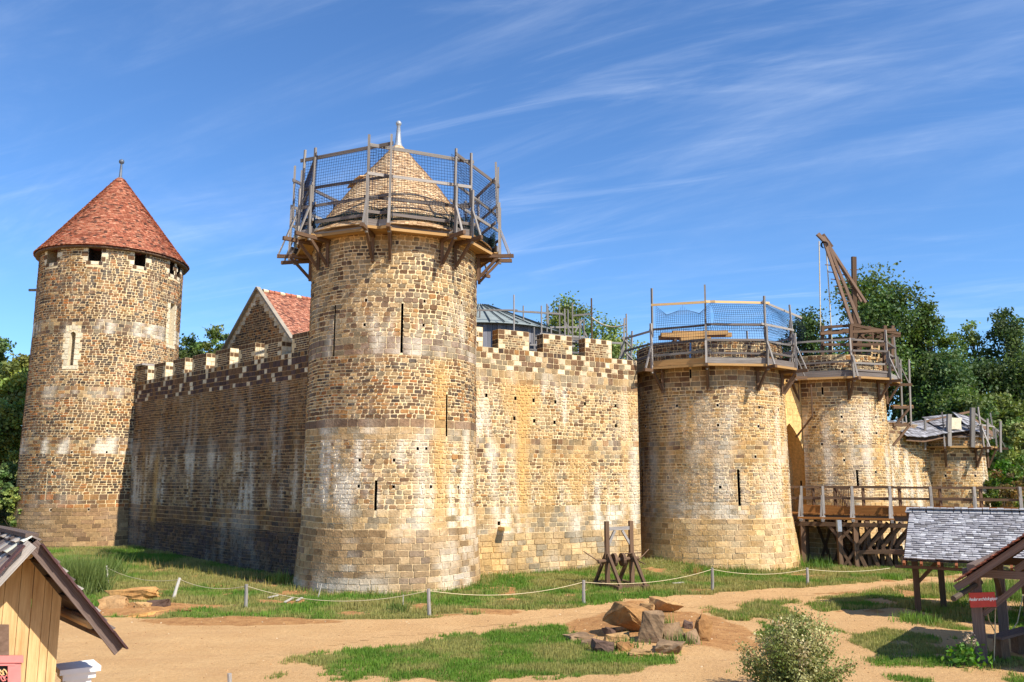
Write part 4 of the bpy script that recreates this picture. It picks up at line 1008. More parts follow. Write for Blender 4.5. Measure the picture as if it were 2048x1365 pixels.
def scaffold(name, label, c, rw, rp, zd, stations, pair, post_h, rails, seed, net=(), green=True, toe=.3, lean=True, drop=1.25, group=None, dk=W_NEW, wood=W_GREY, pw=.105, deck_n=4, toe_fresh=()):
    """bracketed ring platform. stations: list of angles (deg); pair: half spread in degrees (0 = single posts)"""
    R = random.Random(seed); t = thing(name, label, 'scaffold', (c[0], c[1], zd), group)
    offs = (-pair, pair) if pair else (0,)
    for k, st in enumerate(stations):
        for of in offs:
            a = st + of; ex = rp + .62 + R.uniform(-.05, .1)
            beam('bracket_beam', ring_pt(c, rw - .1, a, zd - .13), ring_pt(c, ex, a, zd - .13 + R.uniform(-.03, .03)), .14, .16, W_BROWN, t)
            beam('wall_post', ring_pt(c, rw + .12, a, zd - drop), ring_pt(c, rw + .12, a, zd - .2), .13, .13, W_BROWN, t)
            beam('strut', ring_pt(c, rw + .16, a, zd - drop + .12), ring_pt(c, rp - .05, a, zd - .2), .11, .12, W_BROWN, t)
            h = post_h[k % len(post_h)] + R.uniform(-.2, .2); tilt = R.uniform(-.9, .9); rj = R.uniform(-.12, .04)
            m = zd + h * .55
            beam('post', ring_pt(c, rp + .03, a, zd - .28), ring_pt(c, rp + .02, a + tilt * .4, m), pw, pw, wood, t, up=(math.sin(math.radians(a)), -math.cos(math.radians(a)), 0))
            beam('post', ring_pt(c, rp - .08, a + tilt * .3, m - .7), ring_pt(c, rp - .08 + rj, a + tilt, zd + h), pw * .85, pw * .85, wood, t, up=(math.sin(math.radians(a)), -math.cos(math.radians(a)), 0))
            if lean: beam('raking_prop', ring_pt(c, rp + .52, a, zd - .05), ring_pt(c, rp + .07, a, zd + 1.15), .10, .05, wood, t)
    n = len(stations)
    for k in range(n):
        a0 = stations[k]; a1 = stations[(k + 1) % n]
        if a1 < a0: a1 += 360
        if a1 - a0 > 75: continue
        b0, b1 = a0 - pair - 1.5, a1 + pair + 1.5
        for lv, (zr, sz) in enumerate(rails):
            e0, e1 = R.uniform(-2, 2), R.uniform(-2, 2); rr = rp + (-.14 if (k + lv) % 2 else -.02); z0 = R.uniform(-.05, .05); z1 = R.uniform(-.05, .05)
            beam('rail', ring_pt(c, rr, b0 + e0, zd + zr + z0), ring_pt(c, rr, b1 + e1, zd + zr + z1), .05, sz * 1.1, W_DGREY if R.random() < .6 else wood, t)
        for j in range(deck_n):
            rr = rw + .16 + (rp - rw - .25) * j / max(deck_n - 1, 1)
            beam('deck_plank', ring_pt(c, rr, b0 + 1, zd + R.uniform(-.01, .01)), ring_pt(c, rr, b1 - 1, zd + R.uniform(-.01, .01)), (rp - rw) / deck_n * .96, .05, dk, t)
        beam('fascia', ring_pt(c, rp + .03, b0 + 2, zd - .03), ring_pt(c, rp + .03, b1 - 2, zd - .03), .05, .12, dk, t)
        if toe: beam('toe_board', ring_pt(c, rp - .06, b0 + 1, zd + .05 + toe / 2), ring_pt(c, rp - .06, b1 - 1, zd + .05 + toe / 2), .05, toe, W_NEW if k in toe_fresh else (W_DGREY if k % 3 else wood), t)
        if k in net:
            zt = zd + rails[-1][0] - .03; L = 2 * rp * math.sin(math.radians(b1 - b0) / 2)
            net_obj('safety_net', (ring_pt(c, rp - .16, b0, zd + .35), ring_pt(c, rp - .16, b1, zd + .35), ring_pt(c, rp - .16, b1, zt), ring_pt(c, rp - .16, b0, zt)), int(L / .125), int((zt - zd - .35) / .125), .014, M_NET, t, .1, seed + k)
        if green:
            net_obj('green_net', (ring_pt(c, rp - .2, b0, zd + .3), ring_pt(c, rp - .2, b1, zd + .3), ring_pt(c, rp - .2, b1, zd + .95), ring_pt(c, rp - .2, b0, zd + .95)), 60, 14, .022, M_GREENNET, t, .03, seed + 50 + k, .18)
    return t
ct_cam = math.degrees(-math.atan2(CT_C[0], CT_C[1]))
sc1 = scaffold('ring_scaffold', 'grey timber platform with safety nets ringing the top of the nearest corner tower', CT_C, CT_R, 4.78, 14.55,
         [ct_cam + a for a in (-189, -144, -99, -54, -9, 36, 81, 126)], 5.5, [3.9, 3.6, 4.2, 4.0], [(.62, .12), (1.35, .12), (2.2, .12), (3.5, .14)], 3, net=(0, 1, 2, 3, 4, 5, 6, 7))
g1c = math.degrees(-math.atan2(G1_C[0], G1_C[1]))
sc2 = scaffold('ring_scaffold', 'timber working platform with a sagging net round the gate tower beside the arch', G1_C, G1_R, 4.72, 10.0,
         [g1c + a for a in (-110, -75, -36, -1, 37, 68, 104, 150)], 0, [2.9, 3.0, 4.3, 3.9, 3.4, 3.3], [(.62, .1), (1.25, .1), (2.0, .1)], 4, net=(2, 3, 4), toe_fresh=(1, 2), green=False, dk=W_NEW, deck_n=3)
g2c = math.degrees(-math.atan2(G2_C[0], G2_C[1]))
sc3 = scaffold('ring_scaffold', 'timber working platform with rails round the crane tower', G2_C, G2_R, 4.25, 10.0,
         [g2c + a for a in (-64, -22, 23, 58, 92, 130, 170)], 0, [2.4, 2.3, 2.2, 2.9, 2.6], [(.35, .1), (.85, .1), (1.5, .1), (2.1, .1)], 5, green=False, deck_n=3)
t5c = math.degrees(-math.atan2(T5_C[0], T5_C[1]))
sc4 = scaffold('ring_scaffold', 'light rail platform round the low far tower with the shingled shelter', T5_C, T5_R, 3.15, 6.55,
         [t5c + a for a in (-95, -48, 0, 46, 92)], 0, [2.2, 2.1, 2.2, 2.6], [(.65, .09), (1.4, .09)], 6, green=False, toe=0, deck_n=2, drop=1.4)
def scaffold_extras():
    # high rail of the near gate tower with bulging net above the middle rail
    c = G1_C; zd = 10.0
    pts = [(1312, 610), (1420, 604), (1530, 606), (1598, 634)]
    P = [at_y(u, v, y) for (u, v), y in zip(pts, (42.3, 41.4, 42.4, 44.6))]
    for i in range(3): beam('rail', P[i] + (P[i] - P[i + 1]).normalized() * .25, P[i + 1] + (P[i + 1] - P[i]).normalized() * .25, .05, .12, W_PALE if i < 2 else W_GREY, sc2)
    for i in (0, 1, 2):
        lo = Vector((0, 0, 1.45)); net_obj('safety_net', (P[i] - lo, P[i + 1] - lo, P[i + 1] - Vector((0, 0, .08)), P[i] - Vector((0, 0, .08))), 28, 12, .017, M_NET, sc2, .25, 70 + i, .5 if i == 0 else .05)
    # hanging pipe and prop by the arch
    a = at_y(1622, 770, 46.6); b = at_y(1625, 833, 46.6); beam('down_pole', a, b, .07, .07, W_BROWN, sc3); beam('diagonal_pole', b, at_y(1592, 875, 47.6), .08, .08, W_BROWN, sc3)
    # far-side ladder platform on the crane tower
    for k, v in enumerate((815, 850)):
        p = at_y(1786, v, 51.2); q = at_y(1826 - k * 6, v, 51.4); beam('side_beam', p, q, .16, .16, W_BROWN, sc3); beam('deck_plank', p + Vector((0, .3, .12)), q + Vector((0, .3, .12)), .5, .05, W_NEW, sc3)
        beam('strut', at_y(1786, v + 42, 51.2), at_y(1818, v + 2, 51.3), .12, .12, W_BROWN, sc3)
    for u in (1805, 1822): beam('post', at_y(u, 850, 51.3), at_y(u - 4, 720, 51.3), .09, .09, W_GREY, sc3)
scaffold_extras()

# ================================================================== BUILDINGS BEHIND THE WALLS
def build_hall():
    A = Vector((-18.3, 60.0, 0)); g = Vector((.73, -.68, 0)).normalized(); r_ = Vector((.68, .73, 0)).normalized()
    t = thing('chapel_hall', 'gabled stone hall with red tiled roof rising behind the shaded wall', 'building', (A.x, A.y, 0))
    za, ze, hw = 17.9, 13.6, 4.85
    sf = plane_surf((A.x, A.y), (g.x, g.y), (-r_.x, -r_.y))
    zones = [Z(9, za - .5, (.16, .26), (.2, .5), [(BRN, 3), (DRK, 3), (OCH, 2.4), (ORG, .8)], mort=lin(200, 168, 120))]
    q = lambda s, z, d=0.: Vector(sf(np.array(float(s)), np.array(float(z)), np.array(float(d))))
    V = [q(-hw, 0), q(hw, 0), q(hw, ze), q(0, za), q(-hw, ze)]; part('gable_mortar', mesh_py('gable_mortar', V, [(0, 1, 2, 3, 4)], M_STONE, False, lin(196, 164, 118)), t)
    rng = random.Random(61); L_ = lay(-hw, hw, zones, [], rng); zt = za - np.abs((L_[:, 0] + L_[:, 1]) / 2) * (za - ze) / hw
    L_ = L_[L_[:, 3] < zt - .45 - .5 * (L_[:, 1] - L_[:, 0])]
    S, Zc, D = stone_verts(L_, zones, rng); C = zone_cols(L_, zones, rng)
    lst = []; z = ze - 2
    while z < za - .4:
        w = (za - z - .3) * hw / (za - ze); k = int(z / .3) % 2
        for sg in (-1, 1):
            a, b = sg * (w - (.75 if k else .45)), sg * (w - .06); lst.append((min(a, b), max(a, b), z, z + .3, WHT * .95))
        z += .3
    V1, C1 = block_stones(lst, sf, 3)
    pieces('stone', 'masonry', t, np.concatenate([sf(S, Zc, D), V1]), STONE_F, np.concatenate([np.repeat(C[:, None], 16, 1), C1]), M_STONE, list(range(8, 16)), 120)
    for sg in (-1, 1):   # coping
        beam('coping', q(sg * (hw + .15), ze - .1, .05), q(0, za + .12, .05), .34, .14, M_COPE, t, up=(0, 0, 1))
    ln = 7.5
    for sg, nm in ((1, 'roof'), (-1, 'roof')):
        e0 = q(sg * hw, ze - .12, -.3); up = (q(0, za - .12, -.3) - e0); lb = up.length; B = up.normalized()
        V = [e0, e0 + r_ * ln, e0 + r_ * ln + up, e0 + up]; rf = part(nm, mesh_py(nm, V, [(0, 1, 2, 3)], M_TILE, False, lin(120, 66, 50)), t)
        V_, C_ = plane_tiles(e0, r_, B, ln, lb, .14, .2, [(lin(178, 120, 94), 4), (lin(160, 104, 82), 3), (lin(194, 140, 112), 2), (lin(118, 78, 66), 1.3)], 7 + sg, .035, .03)
        FF = (TILE_F[None] + (np.arange(len(V_)) * 8)[:, None, None]).reshape(-1, 4); stuff(part('tiles', mesh_np('tiles', V_.reshape(-1, 3), FF, M_TILE, np.repeat(C_, 8, 0)), rf))
    R = random.Random(2)
    for i in range(16):
        p = q(0, za - .06, -.35) + r_ * (i * .46); part('ridge_tile', mesh_py('ridge_tile', *tube_arrays([p, p + r_ * .43], [.16, .13], 8), M_TILE, True, lin(176, 110, 84) if i % 3 else lin(224, 196, 156)), t)
    beam('side_wall', q(hw - .2, 6.7, -.4), q(hw - .2, 6.7, -.4 - ln), .4, 13.4, M_COPE, t)
M_COPE = plain_mat('coping_stone', lin(150, 138, 120), .9, 0, 3.0, .2)
build_hall()
def build_round_hall():
    c = (at_y(958, 650, 62).x, 62.0); t = thing('round_hall', 'low round building with grey metal cone roof and vertical boards behind the wall', 'building', (c[0], c[1], 0))
    re = at_y(1128, 660, 62).x - c[0]; ze = at_y(1000, 648, 62 - re * .9).z; za = at_y(945, 611, 62).z; n = 56
    lathe('roof', c, [(re, ze), (re * .97, ze + .1), (.5, za), (.02, za + .05)], M_GREYROOF, t, n, None, False)
    rd = re - .45
    for i in range(-30, 31):
        a = math.radians(i * 3.2); p = Vector((c[0] + rd * math.sin(a), c[1] - rd * math.cos(a), 0))
        beam('wall_board', p + Vector((0, 0, 9.5)), p + Vector((0, 0, ze + .08)), .32, .04, W_SLATE, t, up=(math.sin(a), -math.cos(a), 0))
    for i in range(-9, 10):
        a = math.radians(i * 9); p0 = Vector((c[0] + re * math.sin(a), c[1] - re * math.cos(a), ze + .1)); p1 = Vector((c[0] + .6 * math.sin(a), c[1] - .6 * math.cos(a), za + .03))
        beam('roof_seam', p0, p0.lerp(p1, .96), .05, .07, M_GREYSEAM, t)
    lathe('drum', c, [(rd - .1, 0), (rd - .1, ze)], M_STONE, t, 40, DKC)
W_SLATE = wood_mat('blue_grey_boards', lin(96, 94, 98), lin(150, 148, 152), var=.25); M_GREYSEAM = plain_mat('roof_seam', lin(62, 68, 66), .6)
build_round_hall()
def build_inner_scaffold():
    t = thing('pole_scaffold', 'tangle of grey poles and rails standing behind the sunlit wall merlons', 'scaffold', (at_y(1150, 680, 56).x, 56, 10))
    R = random.Random(12)
    for (u, v0, v1, y) in [(1028, 590, 690, 55), (1082, 612, 690, 56), (1093, 608, 668, 58), (1120, 612, 670, 58), (1131, 618, 680, 57), (1145, 606, 680, 56), (1160, 638, 680, 55), (1166, 640, 676, 57), (1182, 597, 690, 54.5), (1102, 655, 690, 56), (1068, 655, 700, 54), (1252, 628, 690, 52), (1048, 612, 650, 58), (960, 615, 660, 57), (1137, 620, 668, 58)]:
        beam('pole', Vector((at_y(u, v1, y).x, y, 0)), at_y(u + R.uniform(-2, 2), v0, y), .12, .12, W_GREY if u != 1182 else W_BROWN, t, kind='log')
    for (u0, v0, u1, v1, y) in [(1028, 623, 1125, 628, 57), (1060, 624, 1130, 630, 57.5), (950, 621, 1035, 621, 56), (1145, 632, 1185, 628, 56), (1080, 668, 1170, 675, 56), (1100, 655, 1160, 655, 57), (1060, 690, 1150, 693, 54), (1060, 700, 1210, 710, 54), (1160, 683, 1245, 687, 53), (1160, 648, 1175, 676, 55), (1128, 640, 1142, 668, 56)]:
        beam('rail', at_y(u0, v0, y), at_y(u1, v1, y), .1, .12, W_GREY, t)
    for (u0, v0, u1, v1, y) in [(1095, 612, 1097, 650, 57), (1150, 665, 1165, 640, 56)]: beam('brace', at_y(u0, v0, y), at_y(u1, v1, y), .1, .1, W_GREY, t)
    for k in range(5): beam('deck_plank', at_y(1070, 672 + k * 2, 57 - k * .5), at_y(1165, 678 + k * 2, 57 - k * .5), .45, .06, W_GREY, t)
    rp = rope_obj('hanging_rope', sag(at_y(1184, 636, 54), at_y(1252, 649, 51.5), .35), .05, M_ROPE); tag(rp, 'thick rope sagging from the brown pole to the gate tower scaffold', 'rope')
build_inner_scaffold()

# ================================================================== CRANE, TIMBER PILE, SHELTER
def build_crane():
    y = 51.0; t = thing('treadwheel_crane', 'tall timber crane with slanting jib and hanging ropes on the gate tower', 'crane', (G2_C[0], G2_C[1], 11.3))
    P = lambda u, v, dy=0.: at_y(u, v, y + dy)
    beam('mast', P(1710, 738, .6), P(1708, 514, .6), .26, .26, W_BROWN, t)
    for k in range(6): beam('mast_rung', P(1701, 540 + 18 * k, .55), P(1717, 540 + 18 * k, .55), .05, .05, W_BROWN, t)
    beam('jib', P(1704, 648, -.3), P(1650, 486, -.2), .16, .18, W_RED, t); beam('jib', P(1720, 648, .1), P(1654, 484, .0), .16, .18, W_RED, t)
    beam('jib_stay', P(1731, 606, .5), P(1646, 474, .1), .15, .16, W_RED, t); beam('jib_stay', P(1722, 604, .9), P(1652, 480, .3), .13, .14, W_RED, t)
    beam('jib_head', P(1657, 492, 0), P(1635, 468, 0), .2, .22, W_RED, t); beam('jib_head', P(1662, 496, .25), P(1644, 470, .25), .24, .28, W_BROWN, t)
    for k in range(7):
        f = k / 7; a = P(1662 + f * 40, 530 + f * 100, -.32); beam('jib_rung', a - Vector((.35, 0, 0)), a + Vector((.45, .3, 0)), .05, .05, W_BROWN, t)
    for k in range(4):
        f = k / 4; a = P(1684 + f * 34, 536 + f * 55, .4); beam('jib_rung', a - Vector((.3, 0, 0)), a + Vector((.3, .2, 0)), .05, .05, W_BROWN, t)
    V, F = tube_arrays([P(1648, 490, -.25), P(1652, 490, .35)], .22, 12); part('pulley', mesh_py('pulley', V, F, M_IRON), t)
    rope_obj('hoist_rope', [P(1638, 483, -.1), P(1641, 654, -.1), P(1642, 700, -.1)], .035, M_ROPE, t); rope_obj('hoist_rope', [P(1652, 492, .1), P(1659, 600, .1), P(1665, 706, .1)], .035, M_ROPE, t)
    # wheel frame
    for (u, dy) in ((1645, -1.4), (1702, -2), (1770, -1.6), (1660, 1.6), (1720, 1.8), (1785, 1.5)): beam('frame_post', P(u, 742, dy), P(u, 652, dy), .18, .18, W_BROWN, t)
    for (u0, v0, u1, v1, dy) in [(1640, 668, 1790, 660, -1.6), (1640, 656, 1720, 650, 0), (1700, 650, 1800, 668, -1), (1645, 690, 1780, 690, -1.6), (1650, 665, 1740, 655, 1.5), (1640, 680, 1800, 672, .5)]: beam('frame_rail', P(u0, v0, dy), P(u1, v1, dy), .18, .16, W_BROWN, t)
    cw = P(1742, 695, .2); rw = 1.0
    for off in (-.35, .35):
        V = []; F = []; n = 24
        for i in range(n):
            a = 2 * math.pi * i / n
            for rr in (rw, rw - .14): V.append(cw + Vector((rr * math.cos(a), off, rr * math.sin(a)))); V.append(cw + Vector((rr * math.cos(a), off + .08, rr * math.sin(a))))
        for i in range(n):
            j = (i + 1) % n; F += [(4 * i, 4 * j, 4 * j + 2, 4 * i + 2), (4 * i + 1, 4 * i + 3, 4 * j + 3, 4 * j + 1), (4 * i, 4 * i + 1, 4 * j + 1, 4 * j), (4 * i + 2, 4 * j + 2, 4 * j + 3, 4 * i + 3)]
        part('wheel_rim', mesh_py('wheel_rim', V, F, W_BROWN), t)
    for i in range(12):
        a = math.pi * 2 * i / 12; p = cw + Vector((rw * .95 * math.cos(a), 0, rw * .95 * math.sin(a))); beam('wheel_tread', p - Vector((0, .38, 0)), p + Vector((0, .42, 0)), .2, .03, W_BROWN, t)
    for i in range(4):
        a = math.pi * i / 4; d = Vector((rw * math.cos(a), 0, rw * math.sin(a))); beam('wheel_spoke', cw - d - Vector((0, .36, 0)), cw + d - Vector((0, .36, 0)), .08, .08, W_BROWN, t)
    lad = thing('ladder', 'small wooden ladder leaning on the crane tower parapet', 'ladder', tuple(P(1750, 720, -2.6)))
    for u in (1743, 1757): beam('stile', P(u, 722, -2.8), P(u + 1, 692, -2.4), .07, .07, W_PALE, lad)
    for k in range(3): beam('rung', P(1743, 716 - 9 * k, -2.75 + k * .1), P(1757, 716 - 9 * k, -2.75 + k * .1), .05, .05, W_PALE, lad)
W_RED = wood_mat('reddish_pole_wood', lin(98, 76, 62), lin(150, 124, 104), var=.2)
build_crane()
def build_top_clutter():
    R = random.Random(3)
    for i, (u0, u1, v, dy, dz) in enumerate([(1318, 1400, 676, 0, 0), (1330, 1462, 671, .3, 0), (1322, 1410, 671, -.25, .1), (1345, 1455, 667, 0, .22), (1360, 1420, 680, -.4, 0)]):
        o = beam('squared_log', at_y(u0, v, 45.5 + dy), at_y(u1, v - 1, 45.8 + dy), .26, .24, W_NEW, None)
        tag(o, ['short squared log at the far left of the pile on the gate tower', 'longest squared log lying on the gate tower head', 'squared log on the near side of the gate tower pile', 'squared log lying on top of the gate tower pile', 'lowest squared log at the front of the gate tower pile'][i], 'timber', 'squared logs on the gate tower')
    for k, u in enumerate((1345, 1425)):
        p = at_y(u, 678, 45.6); tr = thing('sawhorse', ['low trestle under the left end of the squared logs', 'low trestle under the right end of the squared logs'][k], 'trestle', (p.x, p.y, 11.13))
        beam('bearer', p + Vector((0, -.9, -.22)), p + Vector((0, .9, -.22)), .14, .14, W_BROWN, tr)
        for sy in (-.7, .7):
            for sx in (-.2, .2): beam('leg', Vector((p.x + sx, p.y + sy, 11.13)), p + Vector((0, sy, -.25)), .08, .08, W_BROWN, tr)
    o = beam('blue_pipe', at_y(1380, 716, 42.05), at_y(1381, 686, 42.05), .1, .1, M_BLUE, None, kind='log'); tag(o, 'upright blue pipe against the gate tower parapet', 'pipe')
    # white rubble stones on the crane tower
    for i, (u, v) in enumerate([(1650, 714), (1680, 714), (1715, 716), (1738, 717)]):
        p = at_y(u, v, 48.2); o = part('capping_plank', mesh_py('capping_plank', *box_np((p.x - .45, p.y - .15, p.z - .06), (p.x + .42, p.y + .2, p.z + .06)), W_PALE), None)
        tag(o, ['first', 'second', 'third', 'fourth'][i] + ' pale plank from the ropes along the crane tower parapet', 'plank', 'pale planks on the crane tower')
build_top_clutter()
def build_shelter():
    t = thing('shingled_shelter', 'curved shelter roof of grey wooden shingles with a cream cloth on the far tower', 'shelter', (T5_C[0], T5_C[1], 8.0))
    y0 = 57.4; ys = 60.8
    # ridge / eave lines as measured, left eave to peak to right
    top = [(1812, 852), (1850, 840), (1890, 831), (1943, 823)]; bot = [(1813, 873), (1850, 876), (1890, 868), (1943, 862)]
    yy = (55.3, 56.1, 56.8, 57.2); T = [at_y(u, v, y + 2.3) for (u, v), y in zip(top, yy)]; B = [at_y(u, v, y) for (u, v), y in zip(bot, yy)]
    pal = [(lin(132, 130, 132), 4), (lin(112, 108, 108), 3), (lin(152, 150, 152), 2)]
    Vs = []; Cs = []
    def surf_tiles(T, B, seed):
        for i in range(len(T) - 1):
            A = (B[i + 1] - B[i]); la = A.length; A.normalize(); up = ((T[i] + T[i + 1]) - (B[i] + B[i + 1])) / 2; up = up - A * up.dot(A); lb = up.length; up.normalize()
            v, c = plane_tiles(B[i], A, up, la, lb, .34, .26, pal, seed + i, .05, .04, .25, .12); Vs.append(v); Cs.append(c)
            dv = Vector((0, .1, -.28)); V = [B[i] + dv, B[i + 1] + dv, T[i + 1] + dv, T[i] + dv]
            part('roof_deck', mesh_py('roof_deck', V, [(0, 1, 2, 3)], W_BROWN), t)
    surf_tiles(T, B, 31)
    T2 = [at_y(1943, 823, 59.5), at_y(1990, 858, 60.2)]; B2 = [at_y(1943, 862, 57.2), at_y(1982, 872, 57.8)]; surf_tiles(T2, B2, 41)
    pieces('shingle', 'shingles', t, np.concatenate(Vs), TILE_F, np.concatenate(Cs), M_TILE, [0, 1, 2, 3], 150)
    for (u, v0, v1, y, w) in [(1898, 893, 829, 57.0, .26), (1945, 895, 816, 57.0, .26), (1850, 900, 838, 56.9, .12), (1842, 893, 870, 57, .1), (1975, 905, 838, 57, .12), (2001, 905, 843, 58, .12)]: beam('post', at_y(u, v1, y), at_y(u, v0, y), w, w, W_GREY, t)
    beam('ridge_pole', T[0], T[3], .14, .14, W_BROWN, t); beam('verge', T[3], T2[1] + (T2[1] - T[3]) * .25, .1, .12, W_GREY, t)
    cl = []; F = []
    for j in range(6):
        for i in range(6): p = at_y(1902 + i * 4.2, 836 + j * 4.6, 57.05); cl.append(p + Vector((0, -.06 * math.sin(i * 1.7 + j), 0)))
    for j in range(5):
        for i in range(5): a = j * 6 + i; F.append((a, a + 1, a + 7, a + 6))
    part('cloth', mesh_py('cloth', cl, F, M_CLOTH, True), t)
build_shelter()

# ================================================================== BRIDGE
def build_bridge():
    A = Vector((14.0, 46.4, 0)); B = Vector((26.2, 41.2, 0)); d = (B - A).normalized(); n = Vector((-d.y, d.x, 0)); n = n if n.y > 0 else -n; L = (B - A).length; zd = 2.62; W = 2.0
    t = thing('timber_bridge', 'long timber footbridge with rails and cross-braced trestles leading to the gate', 'bridge', tuple((A + B) / 2))
    at = lambda s, w, z: A + d * s + n * w + Vector((0, 0, z)); R = random.Random(6)
    k = 0; s = 0
    while s < L: beam('deck_plank', at(s + .12, -.1, zd - .03), at(s + .12, W + .1, zd - .03), .235, .06, W_ORANGE, t); s += .25
    for w in (.1, W / 2, W - .1): beam('girder', at(-.3, w, zd - .2), at(L, w, zd - .2), .22, .26, W_BROWN, t)
    beam('girder', at(0, -.35, zd - .52), at(L, -.35, zd - .52), .2, .2, W_BROWN, t)
    us = [1600, 1643, 1702, 1778, 1860, 1945, 2037]; ss = []
    for u in us: ss.append(line_at(u, np.array([A.x, A.y]), np.array([d.x, d.y])))
    for sd_, w in (('near', -.05), ('far', W + .05)):
        sg = -1 if w < 0 else 1
        for i, s in enumerate(ss):
            s_ = s + (0 if w < 0 else .5); beam('rail_post', at(s_, w, zd - .2), at(s_ + R.uniform(-.04, .04), w, zd + 1.42), .13, .13, W_GREY if w < 0 else W_BROWN, t)
            if w < 0:
                beam('raking_prop', at(s_ - .1, w - .75, zd - .28), at(s_ - .02, w - .05, zd + .95), .1, .06, W_GREY, t); beam('outrigger', at(s_, .3, zd - .16), at(s_, w - .95, zd - .3), .14, .14, W_GREY, t)
        for z, h in ((1.36, .1), (.78, .1)):
            for i in range(len(ss) - 1): beam('rail', at(ss[i] - .25, w + .09 * -sg, zd + z + R.uniform(-.02, .02)), at(ss[i + 1] + .25, w + .09 * -sg, zd + z + R.uniform(-.02, .02)), .06, h, W_BROWN, t)
            beam('rail', at(-1.0, w, zd + z), at(ss[0] + .1, w, zd + z), .06, h, W_BROWN, t)
        for i in range(len(ss) - 1): beam('kick_board', at(ss[i] - .1, w + .06 * -sg, zd + .2), at(ss[i + 1] + .1, w + .06 * -sg, zd + .2), .05, .36, W_ORANGE, t)
    beam('outer_plank', at(ss[0] - .15, -.85, zd - .2), at(ss[3] + .1, -.85, zd - .2), .14, .1, W_ORANGE, t)
    # trestles
    for k, u in enumerate((1600, 1672, 1704)):
        s = line_at(u, np.array([A.x, A.y]), np.array([d.x, d.y]))
        for w in (-.3, W * .5, W + .2): beam('trestle_leg', at(s, w, -1.2), at(s, w, zd - .3), .24, .24, W_BROWN, t)
        beam('trestle_brace', at(s, -.3, .1), at(s, W + .2, 1.9), .16, .14, W_BROWN, t); beam('trestle_brace', at(s, -.3, 1.9), at(s, W + .2, .1), .16, .14, W_BROWN, t)
    s1, s2, s3 = [line_at(u, np.array([A.x, A.y]), np.array([d.x, d.y])) for u in (1600, 1672, 1704)]
    for w in (-.32, W * .45, W + .2):
        beam('cross_brace', at(s1 + 1.2, w, zd - .45), at(s2 + .1, w, 1.3), .17, .14, W_BROWN, t); beam('cross_brace', at(s2 - .1, w, -.3), at(s3, w, .9), .16, .13, W_BROWN, t)
        beam('cross_brace', at(s2, w, 1.0), at(s3 - .1, w, -.3), .16, .13, W_BROWN, t); beam('cross_brace', at(s2 + .1, w, 1.9), at(s3, w, 1.1), .16, .13, W_BROWN, t); beam('cross_brace', at(s2, w, 1.3), at(s3 - .1, w, 2.0), .16, .13, W_BROWN, t)
        for k in range(4):
            o = .62 * k; beam('raking_leg', at(s3 + o, w + .1 * k, 1.0), at(s3 + .75 + o, w + .1 * k, -.8), .2, .18, W_BROWN, t); beam('knee_brace', at(s3 + o, w + .1 * k, 1.0), at(s3 + .95 + o, w + .1 * k, zd - .5), .19, .17, W_BROWN, t)
        for k in range(1, 4): beam('trestle_leg', at(s3 + .62 * k - .05, w + .12 * k + .15, -1.2), at(s3 + .62 * k - .05, w + .12 * k + .15, zd - .35), .2, .2, W_BROWN, t); beam('cross_brace', at(s3 + .62 * k - .6, w + .25, -.5), at(s3 + .62 * k, w + .25, zd - .6), .15, .13, W_BROWN, t)
        beam('wale', at(s3, w - .05, .72), at(s3 + 2.2, w - .05, .85), .16, .2, W_BROWN, t)
    for k in range(3):
        a = s1 + .5 + .7 * k; beam('cross_brace', at(a, W + .2, -.6), at(a + .9, W + .2, zd - .4), .16, .14, W_BROWN, t); beam('cross_brace', at(a + .9, W + .2, -.6), at(a, W + .2, zd - .4), .16, .14, W_BROWN, t)
    # small hurdle gate standing on the deck
    hd = thing('hurdle_gate', 'small slatted wooden gate standing on the timber bridge', 'gate', tuple(at(ss[1] + .6, W * .8, zd)))
    h0 = line_at(1672, np.array([A.x, A.y]) + np.array([n.x, n.y]) * W * .8, np.array([d.x, d.y])); h1 = line_at(1695, np.array([A.x, A.y]) + np.array([n.x, n.y]) * W * .8, np.array([d.x, d.y]))
    for k in range(8): s = h0 + (h1 - h0) * k / 7; beam('slat', at(s, W * .8, zd), at(s, W * .8, zd + 1.35), .04, .04, W_BROWN, hd)
    for z in (.15, 1.3): beam('hurdle_rail', at(h0 - .05, W * .8, zd + z), at(h1 + .05, W * .8, zd + z), .05, .08, W_BROWN, hd)
    beam('hurdle_brace', at(h0, W * .78, zd + 1.25), at(h1, W * .78, zd + .2), .05, .09, W_BROWN, hd)
    # grey lantern box under the deck
    p = at_y(1678, 1052, 43.4); V, F = box_np((p.x - .1, p.y - .1, p.z - .28), (p.x + .1, p.y + .1, p.z + .28)); o = part('light_box', mesh_py('light_box', V, F, M_LEAD), None); tag(o, 'small grey metal box hanging under the timber bridge', 'box')
build_bridge()

